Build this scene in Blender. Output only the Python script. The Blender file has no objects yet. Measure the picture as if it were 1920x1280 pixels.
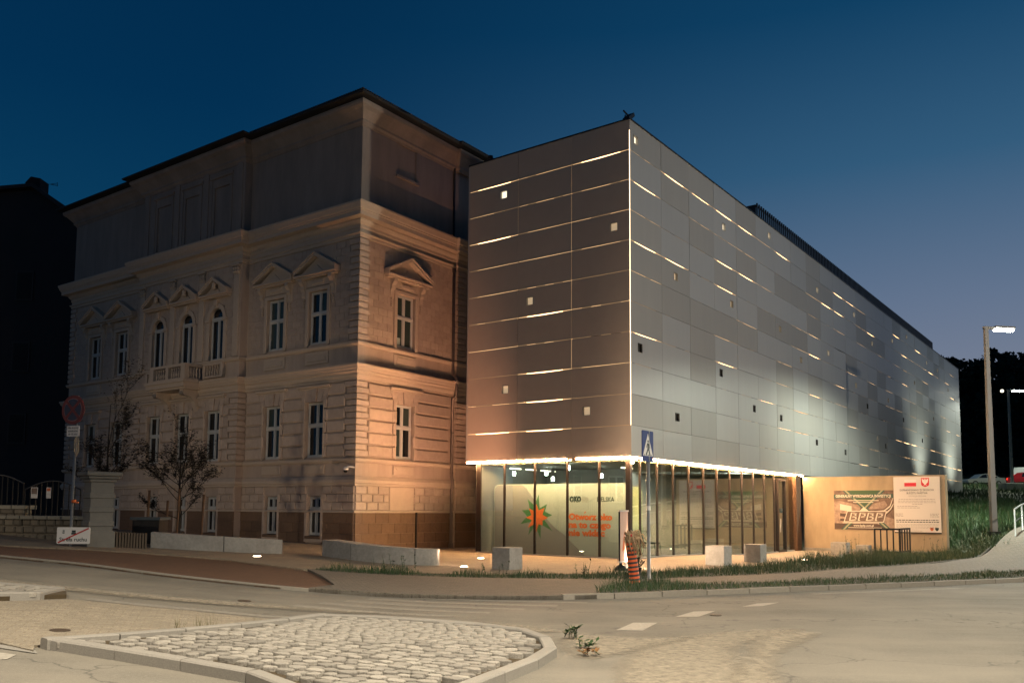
import bpy, bmesh, math, random
import numpy as np
from mathutils import Vector, Matrix
random.seed(7); np.random.seed(7)
R = math.radians
sc = bpy.context.scene
col = sc.collection

# ------------------------------------------------------------------ camera
cam_d = bpy.data.cameras.new('camera'); cam = bpy.data.objects.new('camera', cam_d); col.objects.link(cam)
sc.camera = cam
cam_d.sensor_width = 36.0; cam_d.lens = 36.0 * 1604.73 / 1920
pitch, roll = 0.0844, 0.0069
cam_d.shift_y = (818.77 - 640) / 1920
cam_d.clip_end = 9000; cam_d.clip_start = 0.1
cam.location = (0, 0, 1.6)
cam.matrix_world = Matrix.Translation((0, 0, 1.6)) @ (Matrix.Rotation(math.pi/2 + pitch, 4, 'X') @ Matrix.Rotation(roll, 4, 'Z'))

# ------------------------------------------------------------------ dusk sky
W = bpy.data.worlds.new('World'); sc.world = W; W.use_nodes = True
nt = W.node_tree; nt.nodes.clear()
N = nt.nodes.new; L = nt.links.new
out = N('ShaderNodeOutputWorld'); bg = N('ShaderNodeBackground'); L(bg.outputs[0], out.inputs[0])
tc = N('ShaderNodeTexCoord'); sep = N('ShaderNodeSeparateXYZ'); L(tc.outputs['Generated'], sep.inputs[0])
ramp_e = N('ShaderNodeValToRGB'); L(sep.outputs[2], ramp_e.inputs[0])          # away from the afterglow
ramp_w = N('ShaderNodeValToRGB'); L(sep.outputs[2], ramp_w.inputs[0])          # towards the afterglow
def setramp(r, stops):
    els = r.color_ramp.elements
    while len(els) > 1: els.remove(els[-1])
    els[0].position = stops[0][0]; els[0].color = (*stops[0][1], 1)
    for p, c in stops[1:]:
        e = els.new(p); e.color = (*c, 1)
setramp(ramp_e, [(0, (.012, .068, .140)), (.2, (.004, .052, .120)), (.42, (.0008, .029, .084)), (.6, (.0008, .022, .066)), (1, (.0006, .012, .04))])
setramp(ramp_w, [(0, (.29, .28, .32)), (.1, (.20, .225, .295)), (.22, (.125, .175, .27)), (.36, (.034, .108, .205)), (.5, (.006, .056, .135)), (.7, (.003, .035, .095)), (1, (.001, .015, .05))])
dot = N('ShaderNodeVectorMath'); dot.operation = 'DOT_PRODUCT'; L(tc.outputs['Generated'], dot.inputs[0])
dot.inputs[1].default_value = (math.sin(R(50)), math.cos(R(50)), 0)
mr = N('ShaderNodeMapRange'); mr.interpolation_type = 'SMOOTHSTEP'
mr.inputs['From Min'].default_value = 0.30; mr.inputs['From Max'].default_value = .95
L(dot.outputs['Value'], mr.inputs['Value'])
mx = N('ShaderNodeMix'); mx.data_type = 'RGBA'; L(mr.outputs[0], mx.inputs[0]); L(ramp_e.outputs[0], mx.inputs[6]); L(ramp_w.outputs[0], mx.inputs[7])
L(mx.outputs[2], bg.inputs[0]); bg.inputs[1].default_value = 1.0

sc.view_settings.view_transform = 'Standard'; sc.view_settings.look = 'None'
sc.view_settings.exposure = 0.0; sc.view_settings.gamma = 1.0; sc.view_settings.use_curve_mapping = False
sc.cycles.use_denoising = True
sc.cycles.max_bounces = 6; sc.cycles.sample_clamp_indirect = 4.0
sc.cycles.use_light_tree = True

def lamp(kind, name, loc, power, color, target=None, **kw):
    d = bpy.data.lights.new(name, kind); d.energy = power; d.color = color
    for k, v in kw.items(): setattr(d, k, v)
    o = bpy.data.objects.new(name, d); col.objects.link(o); o.location = loc
    if target is not None:
        o.rotation_euler = (Vector(target) - Vector(loc)).to_track_quat('-Z', 'Y').to_euler()
    return o
NEUT = (1.0, .885, .71); COOL = (.93, 1.0, .84); WARM = (1.0, .62, .33); AMB = (1.0, .50, .22)
# street lighting of the junction: masts standing beside and behind the camera, cut-off optics pointing down
lamp('SPOT', 'street_light_junction', (1.2, 4.2, 8.8), 8800, NEUT, (1.0, 6.0, 0), spot_size=R(132), spot_blend=.65, shadow_soft_size=.25)
lamp('SPOT', 'street_light_right', (25.0, 19.0, 9.8), 9000, (1.0, .90, .74), (13.0, 28.0, 3), spot_size=R(150), spot_blend=.6, shadow_soft_size=.25)
lamp('SPOT', 'street_light_near_right', (12.5, 8.0, 9.0), 6000, (1.0, .88, .68), (11.0, 10.0, 0), spot_size=R(130), spot_blend=.5, shadow_soft_size=.25)
lamp('SPOT', 'street_light_left', (-8.0, 5.5, 8.8), 3600, (1.0, .87, .68), (-7.6, 7.5, 0), spot_size=R(116), spot_blend=.7, shadow_soft_size=.25)
lamp('POINT', 'street_light_far_left', (-25.0, 6.0, 5.2), 1300, (1.0, .80, .60), shadow_soft_size=.3)
lamp('SPOT', 'street_flood_left', (-24.0, 6.5, 5.0), 4600, (1.0, .77, .55), (-12.0, 34.0, 2.4), spot_size=R(40), spot_blend=1., shadow_soft_size=.3)

# ------------------------------------------------------------------ helpers
def tag(o, label=None, cat=None, group=None, kind=None):
    if label: o['label'] = label
    if cat: o['category'] = cat
    if group: o['group'] = group
    if kind: o['kind'] = kind
    return o
def empty(name, loc=(0, 0, 0), label=None, cat=None, group=None, rz=0):
    o = bpy.data.objects.new(name, None); col.objects.link(o); o.location = loc; o.rotation_euler = (0, 0, rz)
    o.empty_display_size = .2
    return tag(o, label, cat, group)
def attach(o, parent):
    o.parent = parent
    if parent is not None:
        o.matrix_parent_inverse = world_of(parent).inverted()
def world_of(o):
    m = Matrix.LocRotScale(o.location, o.rotation_euler, o.scale)
    if o.parent is not None: m = world_of(o.parent) @ o.matrix_parent_inverse @ m
    return m
class MB:
    def __init__(s): s.v = []; s.f = []; s.m = []; s.sm = []
    def add(s, vs, fs, mi=0, smooth=False):
        b = len(s.v); s.v += [tuple(v) for v in vs]
        for f in fs: s.f.append(tuple(b + i for i in f)); s.m.append(mi); s.sm.append(smooth)
    def box(s, x0, x1, y0, y1, z0, z1, T=None, mi=0):
        P = [(x, y, z) for z in (z0, z1) for y in (y0, y1) for x in (x0, x1)]
        if T: P = [T(*p) for p in P]
        s.add(P, [(0, 1, 3, 2), (4, 6, 7, 5), (0, 4, 5, 1), (2, 3, 7, 6), (0, 2, 6, 4), (1, 5, 7, 3)], mi)
    def cbox(s, a0, a1, z0, z1, n0, n1, ch, T, mi=0):
        """block on a facade frame T(s, z, n) with chamfered face"""
        P = []
        for (n, k) in ((n0, 0), (n1 - ch, 0), (n1, ch)):
            P += [T(a0 + k, z0 + k, n), T(a1 - k, z0 + k, n), T(a1 - k, z1 - k, n), T(a0 + k, z1 - k, n)]
        fs = [(8, 9, 10, 11)]
        for r in (0, 4):
            for i in range(4): fs.append((r + i, r + (i + 1) % 4, r + 4 + (i + 1) % 4, r + 4 + i))
        s.add(P, fs, mi)
    def prism(s, poly, h0, h1, T, mi=0):
        """poly of 2D points extruded from h0 to h1; T(x, y, h)"""
        n = len(poly)
        P = [T(x, y, h0) for x, y in poly] + [T(x, y, h1) for x, y in poly]
        s.add(P, [tuple(range(n)), tuple(range(2*n - 1, n - 1, -1))] + [(i, (i+1) % n, n + (i+1) % n, n + i) for i in range(n)], mi)
    def tube(s, pts, r, n=8, mi=0, cap=True, smooth=True):
        pts = [Vector(p) for p in pts]; rs = r if isinstance(r, (list, tuple)) else [r] * len(pts)
        b = len(s.v); up = Vector((0, 0, 1))
        for i, p in enumerate(pts):
            d = (pts[min(i+1, len(pts)-1)] - pts[max(i-1, 0)]).normalized()
            a = d.cross(up if abs(d.z) < .95 else Vector((1, 0, 0))).normalized(); c = d.cross(a)
            for k in range(n):
                t = 2*math.pi*k/n; s.v.append(tuple(p + (a*math.cos(t) + c*math.sin(t))*rs[i]))
        for i in range(len(pts)-1):
            for k in range(n):
                s.f.append((b+i*n+k, b+i*n+(k+1) % n, b+(i+1)*n+(k+1) % n, b+(i+1)*n+k)); s.m.append(mi); s.sm.append(smooth)
        if cap:
            s.f.append(tuple(b+k for k in range(n))); s.m.append(mi); s.sm.append(False)
            e = b+(len(pts)-1)*n; s.f.append(tuple(e+k for k in range(n))); s.m.append(mi); s.sm.append(False)
    def lathe(s, prof, T=None, n=10, mi=0):
        b = len(s.v)
        for r, z in prof:
            for k in range(n):
                t = 2*math.pi*k/n; p = (r*math.cos(t), r*math.sin(t), z); s.v.append(T(*p) if T else p)
        for i in range(len(prof)-1):
            for k in range(n):
                s.f.append((b+i*n+k, b+i*n+(k+1) % n, b+(i+1)*n+(k+1) % n, b+(i+1)*n+k)); s.m.append(mi); s.sm.append(True)
        s.f.append(tuple(b+k for k in range(n))); s.m.append(mi); s.sm.append(False)
        e = b+(len(prof)-1)*n; s.f.append(tuple(e+k for k in range(n))); s.m.append(mi); s.sm.append(False)
    def mesh(s, name, mats):
        me = bpy.data.meshes.new(name); me.from_pydata(s.v, [], s.f)
        for m in (mats if isinstance(mats, (list, tuple)) else [mats]): me.materials.append(m)
        if any(s.m): me.polygons.foreach_set('material_index', s.m)
        if any(s.sm): me.polygons.foreach_set('use_smooth', s.sm)
        me.update(); return me
    def build(s, name, mats, parent=None, **kw):
        o = bpy.data.objects.new(name, s.mesh(name, mats)); col.objects.link(o)
        if parent is not None: attach(o, parent)
        return tag(o, **kw)
def piece(name, me, M, parent):
    o = bpy.data.objects.new(name, me); col.objects.link(o); o.matrix_world = M
    if parent is not None:
        o.parent = parent; o.matrix_parent_inverse = world_of(parent).inverted()
    return o

# ------------------------------------------------------------------ materials
def mat(name, base, rough=.7, metal=0., noise=0., nscale=6., dark=None, bump=0., bscale=40., rnd=0., emis=None, estr=0., spec=None, stretch=None, noise2=0., n2scale=.6):
    m = bpy.data.materials.new(name); m.use_nodes = True
    t = m.node_tree; b = t.nodes['Principled BSDF']; n = t.nodes.new; l = t.links.new
    b.inputs['Roughness'].default_value = rough; b.inputs['Metallic'].default_value = metal
    if spec is not None: b.inputs['Specular IOR Level'].default_value = spec
    b.inputs['Base Color'].default_value = (*base, 1)
    cur = None
    geo = n('ShaderNodeNewGeometry')
    def vec():
        if stretch:
            mp = n('ShaderNodeMapping'); mp.inputs['Scale'].default_value = stretch; l(geo.outputs['Position'], mp.inputs[0]); return mp.outputs[0]
        return geo.outputs['Position']
    def mixin(cur, fac, c):
        k = n('ShaderNodeMix'); k.data_type = 'RGBA'; l(fac, k.inputs[0])
        if cur is None: k.inputs[6].default_value = (*base, 1)
        else: l(cur, k.inputs[6])
        k.inputs[7].default_value = (*c, 1); return k.outputs[2]
    dk = dark or tuple(c*.55 for c in base)
    if noise:
        tx = n('ShaderNodeTexNoise'); tx.inputs['Scale'].default_value = nscale; tx.inputs['Detail'].default_value = 7; tx.inputs['Roughness'].default_value = .65
        l(vec(), tx.inputs[0]); mp = n('ShaderNodeMapRange'); mp.inputs[1].default_value = .35; mp.inputs[2].default_value = .7; mp.inputs[4].default_value = noise
        l(tx.outputs[0], mp.inputs[0]); cur = mixin(cur, mp.outputs[0], dk)
    if noise2:
        tx = n('ShaderNodeTexNoise'); tx.inputs['Scale'].default_value = n2scale; tx.inputs['Detail'].default_value = 4
        l(vec(), tx.inputs[0]); mp = n('ShaderNodeMapRange'); mp.inputs[1].default_value = .45; mp.inputs[2].default_value = .65; mp.inputs[4].default_value = noise2
        l(tx.outputs[0], mp.inputs[0]); cur = mixin(cur, mp.outputs[0], dk)
    if rnd:
        oi = n('ShaderNodeObjectInfo'); hs = n('ShaderNodeHueSaturation')
        mp = n('ShaderNodeMapRange'); mp.inputs[3].default_value = 1-rnd; mp.inputs[4].default_value = 1+rnd
        l(oi.outputs['Random'], mp.inputs[0]); l(mp.outputs[0], hs.inputs['Value'])
        if cur is None: hs.inputs['Color'].default_value = (*base, 1)
        else: l(cur, hs.inputs['Color'])
        cur = hs.outputs[0]
    if cur is not None: l(cur, b.inputs['Base Color'])
    if bump:
        tx = n('ShaderNodeTexNoise'); tx.inputs['Scale'].default_value = bscale; tx.inputs['Detail'].default_value = 6
        l(geo.outputs['Position'], tx.inputs[0]); bp = n('ShaderNodeBump'); bp.inputs['Strength'].default_value = bump; bp.inputs['Distance'].default_value = .02
        l(tx.outputs[0], bp.inputs['Height']); l(bp.outputs[0], b.inputs['Normal'])
    if emis:
        b.inputs['Emission Color'].default_value = (*emis, 1); b.inputs['Emission Strength'].default_value = estr
    return m
def glass(name, tint=(.86, .93, .88), ior=1.5, rough=0., boost=1.0):
    m = bpy.data.materials.new(name); m.use_nodes = True; t = m.node_tree; t.nodes.clear(); n = t.nodes.new; l = t.links.new
    o = n('ShaderNodeOutputMaterial'); mx = n('ShaderNodeMixShader'); tr = n('ShaderNodeBsdfTransparent'); gl = n('ShaderNodeBsdfGlossy')
    lw = n('ShaderNodeLayerWeight'); lw.inputs[0].default_value = .5      # Schlick, the same from both sides of the pane
    pw = n('ShaderNodeMath'); pw.operation = 'POWER'; pw.inputs[1].default_value = 5.0; l(lw.outputs['Facing'], pw.inputs[0])
    fr = n('ShaderNodeMath'); fr.operation = 'MULTIPLY_ADD'; fr.inputs[1].default_value = .95; fr.inputs[2].default_value = .05; l(pw.outputs[0], fr.inputs[0])
    ml = n('ShaderNodeMath'); ml.operation = 'MULTIPLY'; ml.inputs[1].default_value = boost; ml.use_clamp = True
    tr.inputs[0].default_value = (*tint, 1); gl.inputs['Roughness'].default_value = rough; gl.inputs[0].default_value = (.95, .97, .95, 1)
    l(fr.outputs[0], ml.inputs[0]); l(ml.outputs[0], mx.inputs[0]); l(tr.outputs[0], mx.inputs[1]); l(gl.outputs[0], mx.inputs[2]); l(mx.outputs[0], o.inputs[0])
    return m
M = {}
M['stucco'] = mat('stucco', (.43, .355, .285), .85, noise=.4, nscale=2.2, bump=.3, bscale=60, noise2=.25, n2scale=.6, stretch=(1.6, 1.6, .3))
M['stucco_up'] = mat('upper_stucco_shaded', (.28, .235, .20), .9, noise=.5, nscale=1.6, bump=.3, noise2=.35, n2scale=.5, stretch=(1.5, 1.5, .3))  # darker stucco copy: shade above the main cornice put into the colour
M['block'] = mat('stone_block', (.44, .365, .295), .85, noise=.4, nscale=5, bump=.4, bscale=50, rnd=.10)
M['plinth'] = mat('plinth_stone', (.155, .098, .058), .75, noise=.5, nscale=9, bump=.2, bscale=70, rnd=.12)
M['plinth_bed'] = mat('plinth_joint', (.12, .085, .055), .9)
M['trim'] = mat('moulded_trim', (.46, .385, .30), .8, noise=.2, nscale=5, bump=.15, bscale=50)
M['roof'] = mat('dark_roof', (.018, .017, .017), .7, noise=.3, nscale=5)
M['win'] = mat('window_paint', (.42, .44, .42), .5)
M['pane'] = mat('dark_pane', (.008, .011, .013), .06, spec=.6)
M['pane_c'] = mat('curtained_pane', (.035, .055, .05), .15, noise=.5, nscale=7, stretch=(6, 6, .4))
M['blind'] = mat('paper_in_window', (.35, .45, .40), .6)
M['pipe'] = mat('downpipe_metal', (.20, .17, .145), .45, metal=.5, noise=.3, nscale=4)
M['panel'] = mat('facade_panel_metal', (.36, .355, .335), .42, metal=.35, noise=.10, nscale=1.2, stretch=(3, 3, .3), bump=.05, bscale=2.2, rnd=.05)
M['panel_b'] = mat('facade_panel_metal_warm', (.31, .30, .275), .48, metal=.35, noise=.12, nscale=1.2, stretch=(3, 3, .3), bump=.05, bscale=2.2, rnd=.05)
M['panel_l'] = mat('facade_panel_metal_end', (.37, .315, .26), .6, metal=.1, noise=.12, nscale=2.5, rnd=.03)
M['behind'] = mat('cavity_black', (.012, .011, .010), .9)
M['black'] = mat('black_metal', (.015, .015, .016), .4, metal=.3)
M['mull'] = mat('mullion_bronze', (.018, .012, .009), .5, metal=.4)
M['glassw'] = glass('shopfront_glass', (.90, .94, .91), 1.5, 0., 2.1)
for k, s in (('e3', 4.5), ('e2', 1.1), ('e1', .36)):
    M[k] = mat('slot_light_' + k, (.3, .2, .1), .6, emis=(1, .62, .29), estr=s)
M['e0'] = mat('slot_unlit', (.02, .017, .014), .8)
M['edge'] = mat('edge_light', (.5, .4, .3), .5, emis=(1, .56, .26), estr=620.)
M['corner_e'] = mat('corner_light', (.5, .4, .3), .5, emis=(1, .74, .46), estr=4.2)
M['lampwhite'] = mat('lamp_white', (.8, .8, .8), .4, emis=(.95, 1., .88), estr=60.)
M['pend'] = mat('pendant_white', (.8, .8, .8), .4, emis=(.90, 1., .88), estr=60.)
M['tubel'] = mat('tube_light', (.8, .8, .8), .4, emis=(1, .90, .70), estr=3.)
M['floor_e'] = mat('ground_lamp', (.8, .8, .8), .4, emis=(1, .80, .55), estr=30.)
M['sq_e'] = mat('small_window_lit', (.5, .4, .3), .6, emis=(1, .84, .60), estr=1.5)
M['sq_m'] = mat('small_window_dim', (.5, .4, .3), .6, emis=(1, .72, .42), estr=.42)
M['sq_d'] = mat('small_window_dark', (.03, .028, .025), .5)
M['soffit'] = mat('soffit_board', (.22, .13, .075), .6, noise=.2, nscale=2)
M['inwall'] = mat('hall_wall', (.27, .265, .24), .8, noise=.2, nscale=1)
M['infloor'] = mat('hall_floor', (.16, .15, .125), .25)
M['inceil'] = mat('hall_ceiling', (.12, .115, .09), .8)
M['board'] = mat('board_white', (.31, .36, .35), .6)
M['board_g'] = mat('board_grey', (.21, .215, .225), .6)
M['green'] = mat('print_green', (.04, .15, .06), .6)
M['lime'] = mat('print_lime', (.38, .55, .10), .6)
M['orange'] = mat('print_orange', (.55, .12, .025), .6)
M['ink'] = mat('print_ink', (.012, .03, .03), .6)
M['inkgrey'] = mat('print_grey', (.25, .24, .23), .6)
M['conc'] = mat('concrete_wall', (.40, .31, .20), .8, noise=.5, nscale=2.2, bump=.25, bscale=30, stretch=(1, 1, .35), noise2=.35, n2scale=1.3)
M['cubec'] = mat('seat_concrete', (.31, .295, .265), .8, noise=.6, nscale=14, bump=.35, bscale=90, noise2=.4, n2scale=3., rnd=.06)
M['poster'] = mat('poster_white', (.60, .57, .53), .6)
M['red'] = mat('print_red', (.62, .02, .04), .6)
M['p_sepia'] = mat('poster_sepia', (.19, .12, .085), .6, noise=.9, dark=(.05, .03, .025), nscale=4.0)
M['p_sepia2'] = mat('poster_sepia_light', (.36, .26, .20), .6, noise=.8, dark=(.12, .08, .06), nscale=7)
M['p_dark'] = mat('poster_dark', (.07, .04, .03), .6, noise=.4, nscale=9)
M['p_teal'] = mat('poster_teal', (.03, .075, .06), .6)
M['p_green'] = mat('poster_green', (.03, .085, .032), .6)
M['p_lime'] = mat('poster_pale_green', (.27, .29, .18), .6)
M['cream'] = mat('poster_cream', (.55, .51, .43), .6)
M['galv'] = mat('galvanised', (.33, .34, .33), .4, metal=.6, noise=.2, nscale=20)
M['polep'] = mat('lamp_post_paint', (.20, .198, .19), .5, noise=.1, nscale=3)
M['sblue'] = mat('sign_blue', (.005, .025, .14), .5)
M['sblue2'] = mat('sign_dark_blue', (.005, .02, .06), .6)
M['sred'] = mat('sign_red', (.13, .006, .010), .6)
M['swhite'] = mat('sign_white', (.66, .64, .60), .5)
M['spink'] = mat('sign_pale_edge', (.45, .25, .27), .5)
M['dred'] = mat('sign_stripe_red', (.42, .02, .015), .5)
M['kerb'] = mat('kerb_granite', (.25, .23, .195), .8, noise=.6, nscale=70, bump=.3, bscale=150, rnd=.07)
M['kerbc'] = mat('kerb_concrete', (.21, .19, .155), .85, noise=.4, nscale=20, bump=.3, bscale=90, rnd=.08)
M['cobble'] = mat('cobblestone_granite', (.31, .285, .24), .8, noise=.7, nscale=85, dark=(.16, .14, .11), bump=.9, bscale=90, rnd=.26)
M['mortar'] = mat('mossy_joint', (.060, .040, .016), .95, noise=.6, nscale=22, bump=.6, bscale=60)
M['dirt'] = mat('dark_earth', (.045, .042, .028), .95, noise=.6, nscale=4, bump=.5, bscale=20)
M['bankearth'] = mat('bank_earth', (.085, .082, .05), .95, noise=.9, dark=(.02, .04, .012), nscale=1.4, bump=.6, bscale=10)
M['blade'] = mat('grass_blade', (.018, .055, .008), .6, noise=.7, nscale=1.5, dark=(.020, .030, .010))
M['blade_d'] = mat('grass_blade_dry', (.10, .09, .035), .7)
M['weed'] = mat('weed_leaf', (.022, .050, .010), .6, noise=.5, nscale=8)
M['bark'] = mat('bark', (.014, .011, .009), .9)
M['leaf'] = mat('dark_leaf', (.010, .010, .006), .7, noise=.5, nscale=5)
M['stake'] = mat('wooden_stake', (.13, .07, .035), .85, noise=.4, nscale=12)
M['ftree'] = mat('night_tree_leaf', (.016, .030, .012), .8, noise=.5, nscale=.5)
M['nbr'] = mat('neighbour_render_unlit', (.020, .019, .021), .9, noise=.3, nscale=.6)  # darkness of the unlit house put into a near-black base colour
M['rubble'] = mat('rubble_stone', (.17, .15, .11), .9, noise=.5, nscale=14, bump=.5, bscale=30, rnd=.15)
M['coping'] = mat('coping_stone', (.25, .24, .19), .85, noise=.3, nscale=18, rnd=.08)
M['pillar'] = mat('pillar_render', (.17, .165, .145), .85, noise=.35, nscale=6, bump=.2, bscale=60)
M['wood'] = mat('slat_wood', (.10, .075, .05), .8, noise=.4, nscale=10)
M['carpaint'] = mat('car_silver', (.36, .38, .34), .3, metal=.5)
M['vanpaint'] = mat('van_white', (.55, .58, .55), .4)
M['rubber'] = mat('tyre_rubber', (.015, .015, .015), .8)
M['tail'] = mat('tail_light_lit', (.4, .02, .02), .4, emis=(1, .05, .02), estr=2.2)
M['taild'] = mat('tail_light', (.25, .01, .01), .3)
M['bandor'] = mat('orange_band', (.42, .065, .010), .6, emis=None)
M['bandbk'] = mat('black_band', (.02, .02, .02), .7)
M['raffia'] = mat('raffia_strip', (.30, .20, .11), .8)
M['banner'] = mat('banner_print', (.55, .36, .28), .6, noise=.3, nscale=3)
M['camw'] = mat('camera_white', (.55, .52, .48), .4)
M['stripe'] = mat('road_paint', (.34, .31, .255), .75, noise=.75, nscale=26, dark=(.17, .15, .12))
M['stripe_f'] = mat('road_paint_faded', (.235, .21, .17), .8, noise=.8, nscale=18, dark=(.12, .11, .09))
M['iron'] = mat('manhole_iron', (.06, .04, .025), .6, noise=.4, nscale=60, bump=.4, bscale=200)

def ground_mat(name, base, kind):
    """asphalt / block paving / slabs with world-space grain, dust and pavers"""
    m = bpy.data.materials.new(name); m.use_nodes = True; t = m.node_tree; b = t.nodes['Principled BSDF']; n = t.nodes.new; l = t.links.new
    geo = n('ShaderNodeNewGeometry'); P = geo.outputs['Position']
    b.inputs['Roughness'].default_value = .85
    def noise(s, d=6, r=.6, src=P):
        x = n('ShaderNodeTexNoise'); x.inputs['Scale'].default_value = s; x.inputs['Detail'].default_value = d; x.inputs['Roughness'].default_value = r; l(src, x.inputs[0]); return x.outputs[0]
    def mrange(v, a, c, lo, hi):
        x = n('ShaderNodeMapRange'); x.inputs[1].default_value = a; x.inputs[2].default_value = c; x.inputs[3].default_value = lo; x.inputs[4].default_value = hi; l(v, x.inputs[0]); return x.outputs[0]
    def mix(f, a, c):
        x = n('ShaderNodeMix'); x.data_type = 'RGBA'; l(f, x.inputs[0])
        for s, k in ((a, 6), (c, 7)):
            if isinstance(s, tuple): x.inputs[k].default_value = (*s, 1)
            else: l(s, x.inputs[k])
        return x.outputs[2]
    dk = tuple(c*.55 for c in base); lt = tuple(min(1, c*1.7) for c in base)
    c = mix(mrange(noise(95, 3), .35, .68, 0, 1), dk, base)
    c = mix(mrange(noise(24, 8, .85), .40, .56, .8, 0), c, tuple(k*.45 for k in base))
    c = mix(mrange(noise(11, 9, .92), .44, .58, .42, 0), c, tuple(k*.5 for k in base))
    c = mix(mrange(noise(30, 6, .9), .54, .64, 0, .7), c, tuple(min(1, k*1.6) for k in base))
    c = mix(mrange(noise(170, 2), .58, .70, 0, .9), c, lt)
    h = noise(110, 3)
    if kind == 'asphalt':
        c = mix(mrange(noise(.35, 5), .40, .62, 0, .45), c, tuple(k*1.35 for k in base))
        mp = n('ShaderNodeMapping'); mp.inputs['Scale'].default_value = (.35, 1.3, 1); mp.inputs['Rotation'].default_value = (0, 0, .12); l(P, mp.inputs[0])
        c = mix(mrange(noise(1.1, 5, .6, mp.outputs[0]), .46, .64, 0, .45), c, (.20, .178, .138))
        # cracks
        vo = n('ShaderNodeTexVoronoi'); vo.feature = 'DISTANCE_TO_EDGE'; vo.inputs['Scale'].default_value = .28
        wp = n('ShaderNodeVectorMath'); wp.operation = 'ADD'; l(P, wp.inputs[0])
        nn = n('ShaderNodeTexNoise'); nn.inputs['Scale'].default_value = 1.6; nn.inputs['Detail'].default_value = 5; l(P, nn.inputs[0]); l(nn.outputs[1], wp.inputs[1]); l(wp.outputs[0], vo.inputs[0])
        c = mix(mrange(vo.outputs[0], .0, .006, .6, 0), c, (.03, .028, .025))
    else:
        br = n('ShaderNodeTexBrick'); mp = n('ShaderNodeMapping'); l(P, mp.inputs[0]); l(mp.outputs[0], br.inputs[0])
        if kind == 'pavers': rot, w, hh, ms = .33, .20, .10, .008
        elif kind == 'pavers_red': rot, w, hh, ms = .05, .20, .10, .007
        else: rot, w, hh, ms = .93, .60, .30, .006
        mp.inputs['Rotation'].default_value = (0, 0, -rot)
        br.inputs['Scale'].default_value = 1; br.inputs['Brick Width'].default_value = w; br.inputs['Row Height'].default_value = hh; br.inputs['Mortar Size'].default_value = ms
        br.inputs['Color1'].default_value = (1, 1, 1, 1); br.inputs['Color2'].default_value = (.78, .78, .78, 1); br.inputs['Mortar'].default_value = ((.74, .70, .62, 1) if 'beige' in name else (.5, .48, .44, 1))
        x = n('ShaderNodeMix'); x.data_type = 'RGBA'; x.blend_type = 'MULTIPLY'; x.inputs[0].default_value = 1; l(c, x.inputs[6]); l(br.outputs[0], x.inputs[7]); c = x.outputs[2]
        c = mix(mrange(noise(.7, 5), .45, .7, 0, .4), c, dk)
    l(c, b.inputs['Base Color'])
    bp = n('ShaderNodeBump'); bp.inputs['Strength'].default_value = .5; bp.inputs['Distance'].default_value = .01; l(h, bp.inputs['Height']); l(bp.outputs[0], b.inputs['Normal'])
    return m
M['asphalt'] = ground_mat('asphalt', (.165, .148, .116), 'asphalt')
M['pavers'] = ground_mat('grey_pavers', (.17, .145, .112), 'pavers')
M['pavers_l'] = ground_mat('beige_pavers', (.33, .28, .205), 'pavers')
M['redpath'] = ground_mat('red_brown_pavers', (.15, .072, .034), 'pavers_red')
M['slabs'] = ground_mat('plaza_slabs', (.30, .235, .16), 'slabs')

def sand_mat():
    m = mat('sandy_dust', (.31, .265, .195), .95, noise=.7, nscale=14, dark=(.13, .108, .078), bump=.3, bscale=120)
    t = m.node_tree; b = t.nodes['Principled BSDF']; n = t.nodes.new; l = t.links.new
    tc = n('ShaderNodeTexCoord'); geo = n('ShaderNodeNewGeometry')
    at = n('ShaderNodeAttribute'); at.attribute_name = 'edge'
    nz = n('ShaderNodeTexNoise'); nz.inputs['Scale'].default_value = 9; nz.inputs['Detail'].default_value = 8; nz.inputs['Roughness'].default_value = .7; l(geo.outputs['Position'], nz.inputs[0])
    a = n('ShaderNodeMath'); a.operation = 'ADD'; l(at.outputs['Fac'], a.inputs[0]); l(nz.outputs[0], a.inputs[1])
    mr = n('ShaderNodeMapRange'); mr.inputs[1].default_value = .62; mr.inputs[2].default_value = 1.25; mr.inputs[4].default_value = .85; l(a.outputs[0], mr.inputs[0]); l(mr.outputs[0], b.inputs['Alpha'])
    return m
M['sand'] = sand_mat()

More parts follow.
